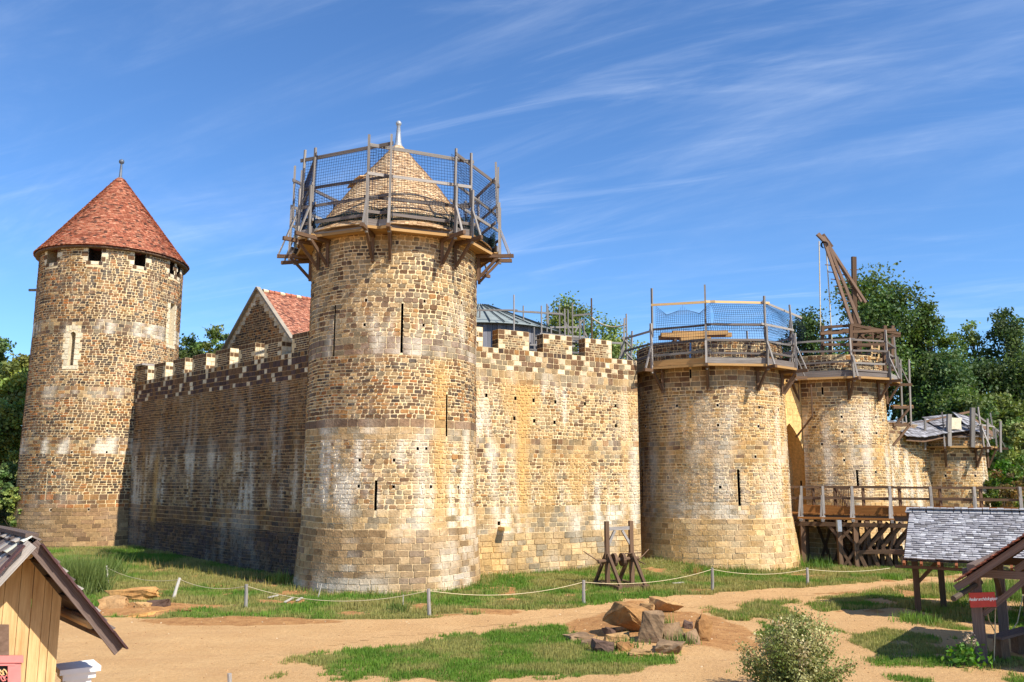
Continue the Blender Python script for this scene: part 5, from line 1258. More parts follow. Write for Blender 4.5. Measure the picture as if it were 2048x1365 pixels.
# ================================================================== WINDLASS, FENCE, BOULDERS
def build_windlass():
    b = gpt(1240, 1172); a = Vector((.94, .34, 0)).normalized(); f = Vector((a.y, -a.x, 0))    # a: along the axle, f: towards the viewer
    t = thing('windlass', 'free-standing timber windlass frame on the grass before the sunlit wall', 'winch', tuple(b)); hw = .56
    at = lambda x, y, z: b + a * x + f * y + Vector((0, 0, z)); H = 2.62
    for x in (-hw, hw):
        beam('post', at(x, 0, 0), at(x, 0, H), .17, .17, W_BROWN, t, up=f)
        beam('raking_leg', at(x, .1, 1.3), at(x + .1, 1.0, .05), .13, .12, W_BROWN, t); beam('raking_leg', at(x, -.1, 1.3), at(x - .1, -1.0, .05), .13, .12, W_BROWN, t)
        beam('sill', at(x, -1.15, .05), at(x, 1.15, .05), .18, .14, W_BROWN, t)
        beam('bearing', at(x - .02, -.16, 1.12), at(x - .02, .2, 1.12), .12, .3, W_BROWN, t)
    beam('cross_beam', at(-hw, 0, H - .32), at(hw, 0, H - .28), .12, .14, W_GREY, t); beam('sill', at(-hw - .1, .85, .09), at(hw + .3, .85, .09), .16, .1, W_BROWN, t); beam('sill', at(-hw - .2, -.9, .09), at(hw + .1, -.9, .09), .16, .1, W_BROWN, t)
    beam('knee_brace', at(-hw, 0, H - 1.05), at(-.2, 0, H - .38), .1, .1, W_GREY, t); beam('knee_brace', at(hw, 0, H - 1.05), at(.15, 0, H - .38), .1, .1, W_GREY, t)
    beam('axle', at(-hw - .45, .05, 1.02), at(hw + .3, .05, 1.1), .17, .17, W_BROWN, t, kind='log')
    for x in (-.28, .1):
        V, F = tube_arrays([at(x - .05, .05, 1.06), at(x + .07, .05, 1.06)], .27, 16); F = F + [tuple(range(15, -1, -1)), tuple(range(16, 32))]; part('drum_disc', mesh_py('drum_disc', V, F, W_BROWN), t)
    for (x, dz) in ((-hw - .38, 1), (hw + .28, 1)):
        s = -1 if x < 0 else 1; beam('hand_spoke', at(x, .05, 1.0), at(x + s * .62, -.15, 1.42), .05, .05, W_BROWN, t, kind='log'); beam('hand_spoke', at(x, .05, 1.0), at(x + s * .1, .45, .88), .05, .05, W_BROWN, t, kind='log')
    beam('hand_spoke', at(hw - .35, .12, 1.3), at(hw + .42, .12, 1.32), .05, .05, W_BROWN, t, kind='log'); beam('hand_spoke', at(-hw - .14, .1, 1.15), at(-hw - .14, .05, 1.8), .05, .05, W_BROWN, t, kind='log')
build_windlass()
def build_fence():
    posts = [((217, 1170), (213, 1132), 'thin grey rope-fence post beside the broom bush'), ((343, 1199), (360, 1156), 'pale leaning rope-fence post beside the dug earth bank'), ((492, 1216), (493, 1169), 'straight rope-fence post below the shaded wall'),
             ((859, 1234), (857, 1178), 'thick rope-fence post in front of the corner tower'), ((1167, 1208), (1167, 1161), 'rope-fence post just left of the windlass'), ((1425, 1182), (1424, 1136), 'rope-fence post in front of the gate tower'), ((1615, 1172), (1614, 1136), 'rope-fence post in front of the bridge trestle')]
    tops = []
    for (bu, bv), (tu, tv), lab in posts:
        p = gpt(bu, bv); q = at_y(tu, tv, p.y + (.25 if 'leaning' in lab else 0)); w = .09 if 'thin' in lab else .13
        o = beam('fence_post', p - Vector((0, 0, .2)), q, w, w, W_PALEGREY if 'leaning' in lab or 'thin' in lab else W_GREY, None, kind='log'); tag(o, lab, 'post', 'posts of the rope fence'); tops.append(q - Vector((0, 0, .06)))
    tops.append(gpt(1780, 1150) + Vector((0, 0, .3)))
    labs = ['rope span between the thin post and the leaning post', 'rope span between the leaning post and the straight post', 'long rope span hanging in front of the corner tower base', 'rope span between the thick post and the windlass', 'rope span passing in front of the windlass', 'rope span in front of the gate tower base', 'rope span below the bridge trestle']
    for i in range(len(tops) - 1):
        o = rope_obj('fence_rope', sag(tops[i], tops[i + 1], [.25, .2, .42, .28, .25, .2, .12][i], 14), .011, M_ROPE); tag(o, labs[i], 'rope', 'ropes of the fence')
    p = at_z(459, 1392); q = at_y(459, 1347, p.y); o = beam('short_post', p, q, .1, .1, W_GREY, None, kind='log'); tag(o, 'short dark post standing in the sand at the bottom edge', 'post')
    p = gpt(636, 1196); o = beam('stake', p, p + Vector((.12, 0, .5)), .05, .05, W_PALEGREY, None, kind='log'); tag(o, 'thin pale stake leaning by the corner tower base', 'stake')
    p = gpt(806, 1213); o = beam('stake', p, p + Vector((0, 0, .4)), .035, .035, W_PALEGREY, None, kind='log'); tag(o, 'tiny white stake under the rope before the corner tower', 'stake')
    for i, (u, v, du, dv) in enumerate([(536, 1199, 20, -5), (570, 1208, 16, -9), (594, 1205, 10, -6), (1345, 1170, 22, -2)]):
        a = gpt(u, v) + Vector((0, 0, .06)); b = gpt(u + du, v + dv) + Vector((0, 0, .06)); o = beam('offcut', a, b, .09, .04, W_PALEGREY, None)
        tag(o, ['longest pale timber offcut lying on the grass below the shaded wall', 'pale timber offcut nearest the path below the shaded wall', 'smallest pale timber offcut on the grass below the shaded wall', 'pale timber offcut on the bank before the gate tower'][i], 'offcut', 'timber offcuts on the grass')
W_PALEGREY = wood_mat('bleached_wood', lin(150, 142, 130), lin(206, 198, 186), var=.1)
build_fence()
def boulder(name, label, p, size, cols, seed, rot=0., cuts=9, group=None, cat='rock', sink=.12, tilt=(0, 0), rough=1.0):
    R = random.Random(seed); bm = bmesh.new()
    for sx in (-1, 1):
        for sy in (-1, 1):
            for sz in (-1, 1):
                if R.random() < .9: bm.verts.new((sx * R.uniform(.45, 1), sy * R.uniform(.45, 1), sz * R.uniform(.4, 1)))
    for k in range(5): bm.verts.new(Vector((R.gauss(0, 1), R.gauss(0, 1), R.gauss(0, 1))).normalized() * R.uniform(.85, 1.05))
    res = bmesh.ops.convex_hull(bm, input=bm.verts[:]); bmesh.ops.delete(bm, geom=[v for v in bm.verts if not v.link_faces], context='VERTS')
    bmesh.ops.bevel(bm, geom=bm.edges[:], offset=.05, segments=1, affect='EDGES', clamp_overlap=True)
    bmesh.ops.triangulate(bm, faces=bm.faces[:]); bmesh.ops.subdivide_edges(bm, edges=bm.edges[:], cuts=2, use_grid_fill=True)
    M = Matrix.Rotation(rot, 3, 'Z') @ Matrix.Rotation(tilt[0], 3, 'X') @ Matrix.Rotation(tilt[1], 3, 'Y')
    V = []
    for v in bm.verts:
        c = v.co * (1 + rough * .10 * mnoise.noise(v.co * 2.2 + Vector((seed, 0, 0))) + rough * .06 * mnoise.noise(v.co * 6.0 + Vector((0, seed, 0)))); V.append(M @ Vector((c.x * size[0], c.y * size[1], c.z * size[2])))
    bm.verts.index_update(); F = [tuple(v.index for v in f.verts) for f in bm.faces]; bm.free()
    mz = min(v.z for v in V); V = [v + Vector((0, 0, -mz - sink)) for v in V]
    C = []
    for v in V:
        k = .5 + .5 * mnoise.noise(v * 2.0 + Vector((seed * 3.1, 0, 0))); C.append(np.array(cols[0]) * (1 - k) + np.array(cols[1]) * k)
    me = bpy.data.meshes.new(name); me.from_pydata([tuple(v) for v in V], [], F); a = me.attributes.new('Col', 'FLOAT_COLOR', 'POINT')
    c4 = np.ones((len(V), 4), np.float32); c4[:, :3] = np.array(C); a.data.foreach_set('color', c4.ravel()); me.materials.append(M_ROCK); me.update()
    o = bpy.data.objects.new(name, me); COL.objects.link(o); o.location = p; tag(o, label, cat, group); return o
def build_boulders():
    O1 = (lin(122, 84, 50), lin(176, 134, 84)); O2 = (lin(106, 84, 64), lin(156, 128, 96)); O3 = (lin(146, 108, 66), lin(188, 152, 104)); DK = (lin(78, 60, 52), lin(118, 94, 78))
    B = [(1268, 1266, 92, 50, O1, 0, 'largest tilted ochre slab at the top of the rock heap'), (1332, 1226, 58, 30, O3, 2, 'squared tan block on the path side behind the rock heap'), (1292, 1226, 46, 22, O3, 3, 'flat tan block leaning on the squared block behind the heap'),
         (1306, 1284, 46, 50, O2, 4, 'upright grey-brown pointed rock in the middle of the heap'), (1346, 1280, 46, 32, O2, 5, 'grey-topped rock just right of the pointed rock'), (1407, 1281, 34, 46, O1, 6, 'tall ochre block standing at the right end of the heap'),
         (1386, 1286, 28, 30, O2, 7, 'small grey wedge leaning on the tall ochre block'), (1376, 1258, 22, 18, DK, 8, 'small mossy rock behind the tall ochre block'), (1236, 1283, 66, 20, O3, 9, 'long low tan rock under the tilted slab'),
         (1222, 1272, 30, 24, DK, 10, 'dark rock at the left foot of the tilted slab'), (1210, 1306, 58, 24, DK, 11, 'dark brown rock lying alone in the grass'), (1250, 1303, 38, 20, O1, 12, 'small rusty rock in the grass below the heap'),
         (1284, 1312, 46, 16, O3, 13, 'pale yellow rock flat in the grass below the heap'), (1342, 1306, 62, 24, O2, 14, 'long brown rock low in front of the heap'), (1160, 1281, 58, 16, O2, 15, 'flat brown rock at the far left of the heap'), (1178, 1290, 28, 12, O2, 16, 'smallest flat rock left of the heap')]
    for (u, v, w, h, c, k, lab) in B:
        p = gpt(u, v); m = p.y / 1722; sx = w * m * .52; sz = h * m * .66
        boulder('boulder', lab, p + Vector((0, sx * .4, 0)), (sx, sx * .75, sz), c, 20 + k, rot=random.Random(k).uniform(-.5, .5), group='rocks heaped beside the path', rough=1.9, cuts=11, tilt=(0, .35 if k == 0 else random.Random(k + 50).uniform(-.2, .2)))
    # dug bank on the left
    for (u, v, w, h, c, k, lab) in [(312, 1212, 46, 26, DK, 1, 'dark squared rock in the dug earth bank below the shaded wall'), (262, 1204, 105, 36, (lin(168, 118, 66), lin(200, 156, 100)), 2, 'broad sandy rock outcrop in the dug bank near the shed'), (222, 1215, 60, 34, (lin(160, 120, 76), lin(190, 152, 106)), 3, 'rounded sandy rock at the left of the dug bank'),
                                   (285, 1215, 28, 22, O3, 4, 'small golden rock between the outcrop and the dark rock'), (345, 1217, 70, 14, O1, 5, 'low reddish rock ledge under the leaning post'), (318, 1232, 20, 12, O3, 6, 'little yellow stone in the grass below the dug bank'), (250, 1226, 120, 18, (lin(176, 124, 66), lin(206, 160, 100)), 7, 'long ochre ledge along the foot of the dug bank')]:
        p = gpt(u, v); m = p.y / 1722; sx = w * m * .55; sz = h * m * .5
        boulder('outcrop_rock', lab, p + Vector((0, sx * .35, 0)), (sx, sx * .6, sz), c, 60 + k, cuts=10, group='rocks of the dug bank', rough=2.6, sink=.2)
build_boulders()

# ================================================================== SHEDS
def build_slate_shed():
    a = Vector((.86, -.51, 0)).normalized(); g = Vector((.51, .86, 0)).normalized(); E = Vector((12.7, 28.3, 1.89)); Rg = Vector((14.0, 30.5, 3.33)); L = 6.5
    t = thing('open_shed', 'open timber shed with grey stone-shingled roof below the bridge', 'shed', (15.5, 29, 0))
    up = Rg - E; up = up - a * up.dot(a); lb = up.length; B = up.normalized()
    pal = [(lin(164, 161, 162), 5), (lin(178, 176, 176), 3), (lin(148, 144, 144), 3), (lin(194, 192, 190), .8), (lin(126, 122, 120), .6)]
    V, C = plane_tiles(E, a, B, L, lb, .125, .2, pal, 17, .045, .045, .35, .22); Vr, Cr = plane_tiles(Rg + g * 2.3 - Vector((0, 0, 1.5)), a, (-g * 2.3 + Vector((0, 0, 1.5))).normalized(), L, lb, .125, .2, pal, 18, .045, .045, .35, .22)
    pieces('shingle', 'shingles', t, np.concatenate([V, Vr]), TILE_F, np.concatenate([C, Cr]), M_TILE, [0, 1, 2, 3], 300)
    dn = Vector((0, 0, .06))
    for e0 in (E, Rg + g * 2.3 - Vector((0, 0, 1.5))):
        top = Rg if e0 is E else Rg; q = [e0 - dn, e0 + a * L - dn, Rg + a * L - dn, Rg - dn]; part('roof_boards', mesh_py('roof_boards', q, [(0, 1, 2, 3)], W_BROWN), t)
    R = random.Random(4)
    for k in range(30): p = Rg + a * (k * .215) + Vector((0, 0, .06)); beam('ridge_shingle', p - B * .22 + a * R.uniform(-.03, .03), p + B * .1 + Vector((0, 0, R.uniform(0, .04))), .2, .04, W_SLATEP, t)
    for k in range(14): p = E + a * (k * .5) - Vector((0, 0, .1)); beam('rafter', p - B * .12, p + B * lb, .08, .1, W_RAFTER, t)
    p1 = gpt(1837, 1231); p2 = gpt(1888, 1217); W = .19
    for p, s in ((p1, 0), (p1, 3.1), (p1, 5.9), (p2, 0), (p2, 2.6), (p2, 5.2)):
        b = p + a * s; b.z = gh(b.x, b.y); zt = 2.0 if p is p1 else 2.75; beam('post', b - Vector((0, 0, .2)), Vector((b.x, b.y, zt)), W, W, W_BROWN, t, up=a)
        beam('knee_brace', Vector((b.x, b.y, zt - .95)) + a * .05, Vector((b.x, b.y, zt - .15)) + a * .75, .12, .12, W_BROWN, t)
    beam('eave_plate', Vector((p1.x, p1.y, 2.02)) - a * .7, Vector((p1.x, p1.y, 2.02)) + a * 6, .16, .16, W_BROWN, t); beam('back_plate', Vector((p2.x, p2.y, 2.7)) - a * .5, Vector((p2.x, p2.y, 2.7)) + a * 5.5, .16, .16, W_BROWN, t)
    pr = at_y(1790, 1133, 28.7); beam('hanging_rail', pr, pr + a * 4.2, .07, .1, W_BROWN, t); beam('ridge_pole', Rg - Vector((0, 0, .15)) - a * .1, Rg + a * L - Vector((0, 0, .15)), .14, .16, W_BROWN, t)
    for s in (.35, 2.6): beam('hanger', pr + a * s, pr + a * s + Vector((0, 0, .35)), .05, .05, W_BROWN, t)
W_SLATEP = wood_mat('grey_ridge_shingle', lin(126, 123, 122), lin(182, 180, 178), var=.15); W_RAFTER = wood_mat('red_brown_rafter', lin(110, 62, 40), lin(160, 100, 66), var=.2)
build_slate_shed()
def build_front_shed():
    q = Vector((.6, .8, 0)).normalized(); g = Vector((.8, -.6, 0)).normalized(); E = at_y(1910, 1166, 21.5); sl = .75; half = 3.2
    t = thing('workshop_shed', 'open workshop shed with tiled roof edge at the right border', 'shed', (13.5, 22.5, 0))
    B = (g + Vector((0, 0, sl))).normalized(); lb = half * math.hypot(1, sl); L = 5.0; Rg = E + B * lb
    pal = [(lin(168, 100, 74), 4), (lin(140, 80, 62), 3), (lin(112, 84, 74), 2), (lin(190, 126, 96), 1.5)]
    V, C = plane_tiles(E - q * .05, q, B, L, lb, .15, .2, pal, 27, .045, .03, .1); E2 = E + g * (2 * half); B2 = (-g + Vector((0, 0, sl))).normalized(); V2, C2 = plane_tiles(E2, q, B2, L, lb, .15, .2, pal, 28, .045, .03, .1)
    pieces('roof_tile', 'roof_tiles', t, np.concatenate([V, V2]), TILE_F, np.concatenate([C, C2]), M_TILE, [0, 1, 2, 3], 120)
    # tile butts along the verge
    for k in range(26): p = E + B * (.08 + k * .15) - q * .06; beam('verge_tile', p - B * .07 + Vector((0, 0, .05)), p + B * .09 + Vector((0, 0, .03)), .2, .03, M_CLAY if k % 2 else M_CLAY2, t)
    dn = Vector((0, 0, .05)); part('roof_boards', mesh_py('roof_boards', [E - dn, E + q * L - dn, Rg + q * L - dn, Rg - dn], [(0, 1, 2, 3)], W_BROWN), t); part('roof_boards', mesh_py('roof_boards', [E2 - dn, E2 + q * L - dn, Rg + q * L - dn, Rg - dn], [(0, 1, 2, 3)], W_BROWN), t)
    for k, s in enumerate((0.05, .75, 2.2, 3.6, 4.9)):
        p = E + q * s - Vector((0, 0, .14)); beam('rafter', p, p + B * lb, .09, .16, W_MAUVE if k < 2 else W_BROWN, t); p2 = E2 + q * s - Vector((0, 0, .14)); beam('rafter', p2, p2 + B2 * lb, .09, .16, W_BROWN, t)
    P1 = gpt(1964, 1325)
    top = 2.25
    for (s, w) in ((0, 0), (0, 4.6), (4.0, .0), (4.0, 4.6)):
        b = P1 + q * s + g * w; b.z = gh(b.x, b.y); beam('post', b - Vector((0, 0, .2)), Vector((b.x, b.y, top)), .25, .25, W_MAUVE, t, up=q)
    beam('tie_beam', Vector((P1.x, P1.y, top - .12)) - g * .25, Vector((P1.x, P1.y, top - .12)) + g * 4.9, .16, .2, W_MAUVE, t); beam('tie_beam', Vector((P1.x, P1.y, top - .12)) + q * 4 - g * .25, Vector((P1.x, P1.y, top - .12)) + q * 4 + g * 4.9, .16, .2, W_BROWN, t)
    beam('wall_plate', Vector((P1.x, P1.y, top + .05)) - q * .5, Vector((P1.x, P1.y, top + .05)) + q * 4.4, .18, .16, W_MAUVE, t)
    beam('knee_brace', Vector((P1.x, P1.y, 1.15)) + g * .12, Vector((P1.x, P1.y, top - .15)) + g * 1.15, .13, .14, W_MAUVE, t); beam('knee_brace', Vector((P1.x, P1.y, top)) + g * .9, Vector((P1.x, P1.y, top + 1.0)) + g * 2.2, .14, .16, W_MAUVE, t)
    beam('knee_brace', Vector((P1.x, P1.y, 1.2)) + q * 3.9, Vector((P1.x, P1.y, top - .1)) + q * 2.9, .13, .13, W_BROWN, t)
    o = beam('spare_log', at_y(1906, 1197, 21.2), at_y(1962, 1165, 22.0), .14, .14, W_BARK, None, kind='log'); tag(o, 'dark bark log sticking out beside the red sign', 'log')
    # sign
    sg = thing('red_sign', 'red painted board with white handwriting nailed to the workshop post', 'sign', tuple(P1 + Vector((0, -.2, 1.4))))
    c = at_y(1965, 1200, P1.y - .31); rt = (g + Vector((0, .30, 0))).normalized(); rt = Vector((.985, .02, .03)).normalized(); upv = Vector((-.05, 0, 1)).normalized(); nr = rt.cross(upv).normalized(); nr = nr if nr.y < 0 else -nr
    w, h, th = .32, .175, .015; V = [c + rt * sx * w + upv * sz * h + nr * d for d in (th, -th) for (sx, sz) in ((-1, -1), (1, -1), (1, 1), (-1, 1))]
    part('board', mesh_py('board', V, [(0, 1, 2, 3), (7, 6, 5, 4), (0, 4, 5, 1), (1, 5, 6, 2), (2, 6, 7, 3), (3, 7, 4, 0)], M_RED), sg)
    fc = bpy.data.curves.new('lettering', 'FONT'); fc.body = 'Atelier archéologique'; fc.size = .108; fc.shear = .3; fc.align_x = 'CENTER'; fc.align_y = 'CENTER'; fc.extrude = .002; fc.offset = .0016; fc.space_character = .8
    tmp = bpy.data.objects.new('lettering_source', fc); COL.objects.link(tmp); bpy.context.view_layer.update(); me = bpy.data.meshes.new_from_object(tmp.evaluated_get(bpy.context.evaluated_depsgraph_get())); bpy.data.objects.remove(tmp); bpy.data.curves.remove(fc)
    me.materials.clear(); me.materials.append(M_WHITE); lo = bpy.data.objects.new('lettering', me); link(lo, sg)
    M = Matrix((rt, upv, nr)).transposed().to_4x4(); M.translation = c + nr * (th + .003) + upv * .02 - root_loc(sg); lo.matrix_basis = M
    beam('batten', c - upv * .12 + Vector((0, .02, 0)), c - upv * .12 + Vector((0, .3, 0)), .05, .05, W_BROWN, sg); beam('batten', c + upv * .12 + Vector((0, .02, 0)), c + upv * .12 + Vector((0, .3, 0)), .05, .05, W_BROWN, sg)
    # ropes on the post
    p = Vector((P1.x, P1.y, 0)); rp = rope_obj('hanging_rope', [at_y(1991, 1200, P1.y - .1), at_y(1990, 1260, P1.y - .1), at_y(1988, 1325, P1.y - .1)], .014, M_ROPE); tag(rp, 'cord hanging straight down beside the red sign', 'rope')
    rp = rope_obj('hanging_rope', [at_y(1972, 1217, P1.y - .15), at_y(1978, 1240, P1.y), at_y(1995, 1275, P1.y + .8), at_y(2012, 1277, P1.y + 1.5), at_y(2035, 1245, P1.y + 2.5), at_y(2046, 1190, P1.y + 3.2)], .014, M_ROPE); tag(rp, 'cord looping from the sign post to the rear post of the workshop', 'rope')
    # bench
    b0 = gpt(2010, 1318); bn = thing('bench', 'rough plank bench under the workshop roof', 'bench', tuple(b0)); z = .52
    beam('seat', b0 + Vector((-.25, -.1, z)), b0 + Vector((1.2, .9, z + .06)), .38, .06, W_MAUVE, bn)
    beam('leg', b0 + Vector((.0, .1, 0)), b0 + Vector((.0, .1, z)), .34, .22, W_BROWN, bn); beam('leg', b0 + Vector((.8, .75, 0)), b0 + Vector((.8, .75, z)), .34, .22, W_BROWN, bn)
W_MAUVE = wood_mat('mauve_grey_wood', lin(80, 64, 58), lin(142, 122, 110), var=.15); M_CLAY = plain_mat('clay_tile', lin(176, 108, 80), .85); M_CLAY2 = plain_mat('dark_clay_tile', lin(120, 74, 60), .85)
build_front_shed()
def build_left_shed():
    r_ = Vector((-.66, .75, 0)).normalized(); g = Vector((.75, .66, 0)).normalized(); A = at_y(64, 1079, 11.0); k = 1.24
    t = thing('plank_shed', 'small yellow plank shed with steep shingled roof and deep verge', 'shed', (A.x, A.y + 1, 0))
    at = lambda s, o, dz=0.: A + g * s + r_ * o + Vector((0, 0, -k * abs(s) + dz)); ov, half, dep = .62, 1.15, 4.0
    # roof planes with shingles
    pal = [(lin(124, 112, 104), 3), (lin(96, 84, 78), 3), (lin(160, 152, 142), 2), (lin(206, 206, 190), .6)]; Vs = []; Cs = []
    for sg in (1, -1):
        E = at(sg * half, 0); up = at(0, 0) - E; B = up.normalized(); V, C = plane_tiles(E + Vector((0, 0, .04)), r_, B, dep, up.length, .17, .16, pal, 71 + sg, .05, .03, .3); Vs.append(V); Cs.append(C)
        part('roof_boards', mesh_py('roof_boards', [at(sg * half, .02, -.03), at(sg * half, dep, -.03), at(0, dep, -.03), at(0, .02, -.03)], [(0, 1, 2, 3)], W_SHEDROOF), t)
        beam('bargeboard', at(0, 0, -.06), at(sg * half, 0, -.06), .05, .15, W_GREY if sg < 0 else W_MAUVE, t)
        for i in range(7): s = sg * (.12 + i * .155); beam('verge_shingle', at(s - sg * .02, .02, .06), at(s + sg * .17, .02, .05), .3, .025, W_VERGE, t)
        for i in range(5): s = sg * (.2 + i * .2); beam('roof_lath', at(s, .03, -.07), at(s, ov + .3, -.07), .05, .04, W_BROWN, t)
    pieces('shingle', 'shingles', t, np.concatenate(Vs), TILE_F, np.concatenate(Cs), M_TILE, [0, 1, 2, 3], 120)
    beam('ridge_shingle', at(0, .02, .05), at(0, dep, .05), .16, .05, W_SHEDROOF, t)
    for s, dz, rr in ((.0, -.2, .11), (.82, -.12, .13), (-.82, -.12, .12)): beam('purlin', at(s, .1, dz), at(s, ov + 1.0, dz), rr, rr, W_PALE, t, kind='log')
    # gable wall of separate planks
    sw = .56; ss = [-1.1, -.9, -.68, -.5, -.3, -.13, .05, .2, .34, .44, sw]; R = random.Random(9)
    for i in range(len(ss) - 1):
        a, b = ss[i] + .004, ss[i + 1] - .004; d = R.uniform(-.012, .012)
        zt = lambda s: A.z - k * abs(s) - .14
        P = lambda s, z, o: Vector((A.x, A.y, 0)) + g * s + r_ * (ov + o) + Vector((0, 0, z))
        V = [P(a, .1, d), P(b, .1, d), P(b, zt(b) if abs(b) > abs(a) or True else 0, d), P(a, zt(a), d), P(a, .1, d + .03), P(b, .1, d + .03), P(b, zt(b), d + .03), P(a, zt(a), d + .03)]
        o = part('wall_plank', mesh_py('wall_plank', V, [(0, 1, 2, 3), (7, 6, 5, 4), (1, 5, 6, 2), (0, 3, 7, 4), (3, 2, 6, 7)], W_PLANK), t)
    # side wall and post
    P = lambda s, z, o: Vector((A.x, A.y, 0)) + g * s + r_ * (ov + o) + Vector((0, 0, z))
    V = [P(sw, 0, .035), P(sw, 0, 2.6), P(sw, 2.6, 2.6), P(sw, 2.6, .035)]; part('side_wall', mesh_py('side_wall', V, [(0, 1, 2, 3)], W_PLANK), t)
    # brown board on the wall, pink window
    c = at_y(2, 1282, 12.0); N = -r_
    def panel(name, u0, u1, v0, v1, off, mat, parent, th=.03):
        pts = []
        for (u, v) in ((u0, v1), (u1, v1), (u1, v0), (u0, v0)):
            d = Vector(ray(u, v)); o_ = Vector((0, 0, CAM_H)); pl = P(0, 0, -off); tt = (pl - o_).dot(r_) / d.dot(r_); pts.append(o_ + d * tt)
        V = pts + [p + r_ * th for p in pts]; return part(name, mesh_py(name, V, [(0, 1, 2, 3), (7, 6, 5, 4), (0, 4, 5, 1), (1, 5, 6, 2), (2, 6, 7, 3), (3, 7, 4, 0)], mat), parent)
    hb = thing('hanging_board', 'weathered brown board hung on the plank shed wall', 'board', tuple(c)); panel('panel', -30, 18, 1250, 1312, .06, W_BOARD, hb, .04)
    wn = thing('pink_window', 'pink window frame with dark scroll ironwork in the plank shed wall', 'window', tuple(at_y(10, 1340, 12.0)))
    panel('head', -40, 47, 1312, 1326, .07, M_PINK, wn, .06); panel('jamb', 16, 42, 1326, 1420, .05, M_PINK, wn, .05); panel('top_rail', -40, 30, 1322, 1332, .055, M_PINK, wn, .04); panel('dark_opening', -40, 17, 1330, 1420, .012, M_IRON, wn, .01)
    R = random.Random(3)
    for i in range(4):
        d = lambda u, v: (lambda rr: Vector((0, 0, CAM_H)) + rr * ((P(0, 0, -.03) - Vector((0, 0, CAM_H))).dot(r_) / rr.dot(r_)))(Vector(ray(u, v)))
        pts = [d(2 + i * 4 + 5 * math.cos(a * .7 + i), 1345 + 6 * math.sin(a * .9 + i) + (i % 2) * 12) for a in range(8)]; V, F = tube_arrays(pts, .009, 5); part('scroll', mesh_py('scroll', V, F, M_PINK if i % 2 else W_PALE, True), wn)
    # white capital on a pillar beside the shed
    p = at_y(163, 1330, 12.6); w = thing('white_pillar', 'white painted pillar with stepped capital beside the plank shed', 'pillar', (p.x, p.y, 0))
    def tier(n_, h0, h1, hw, parent): 
        rt = Vector((.8, .6, 0)); fw = Vector((.6, -.8, 0)); c0 = Vector((p.x - .06, p.y, 0)); q = [c0 + rt * sx * hw + fw * sy * hw for sx, sy in ((-1, -1), (1, -1), (1, 1), (-1, 1))]
        V = [x + Vector((0, 0, h0)) for x in q] + [x + Vector((0, 0, h1)) for x in q]; return part(n_, mesh_py(n_, V, [(3, 2, 1, 0), (4, 5, 6, 7), (0, 1, 5, 4), (1, 2, 6, 5), (2, 3, 7, 6), (3, 0, 4, 7)], M_WHITE), parent)
    z = p.z; tier('capital', z - .07, z, .26, w); tier('capital', z - .16, z - .075, .21, w); tier('necking', z - .26, z - .165, .165, w); tier('shaft', 0, z - .262, .14, w)
W_PLANK = wood_mat('yellow_shed_plank', lin(176, 136, 88), lin(224, 192, 138), var=.06, gscale=(9, 9, .8)); W_SHEDROOF = wood_mat('shed_roof_board', lin(80, 66, 58), lin(120, 102, 90)); W_VERGE = wood_mat('purple_brown_shingle', lin(72, 48, 48), lin(104, 76, 72)); W_BOARD = wood_mat('brown_board', lin(98, 76, 62), lin(132, 108, 92), var=.05)
build_left_shed()

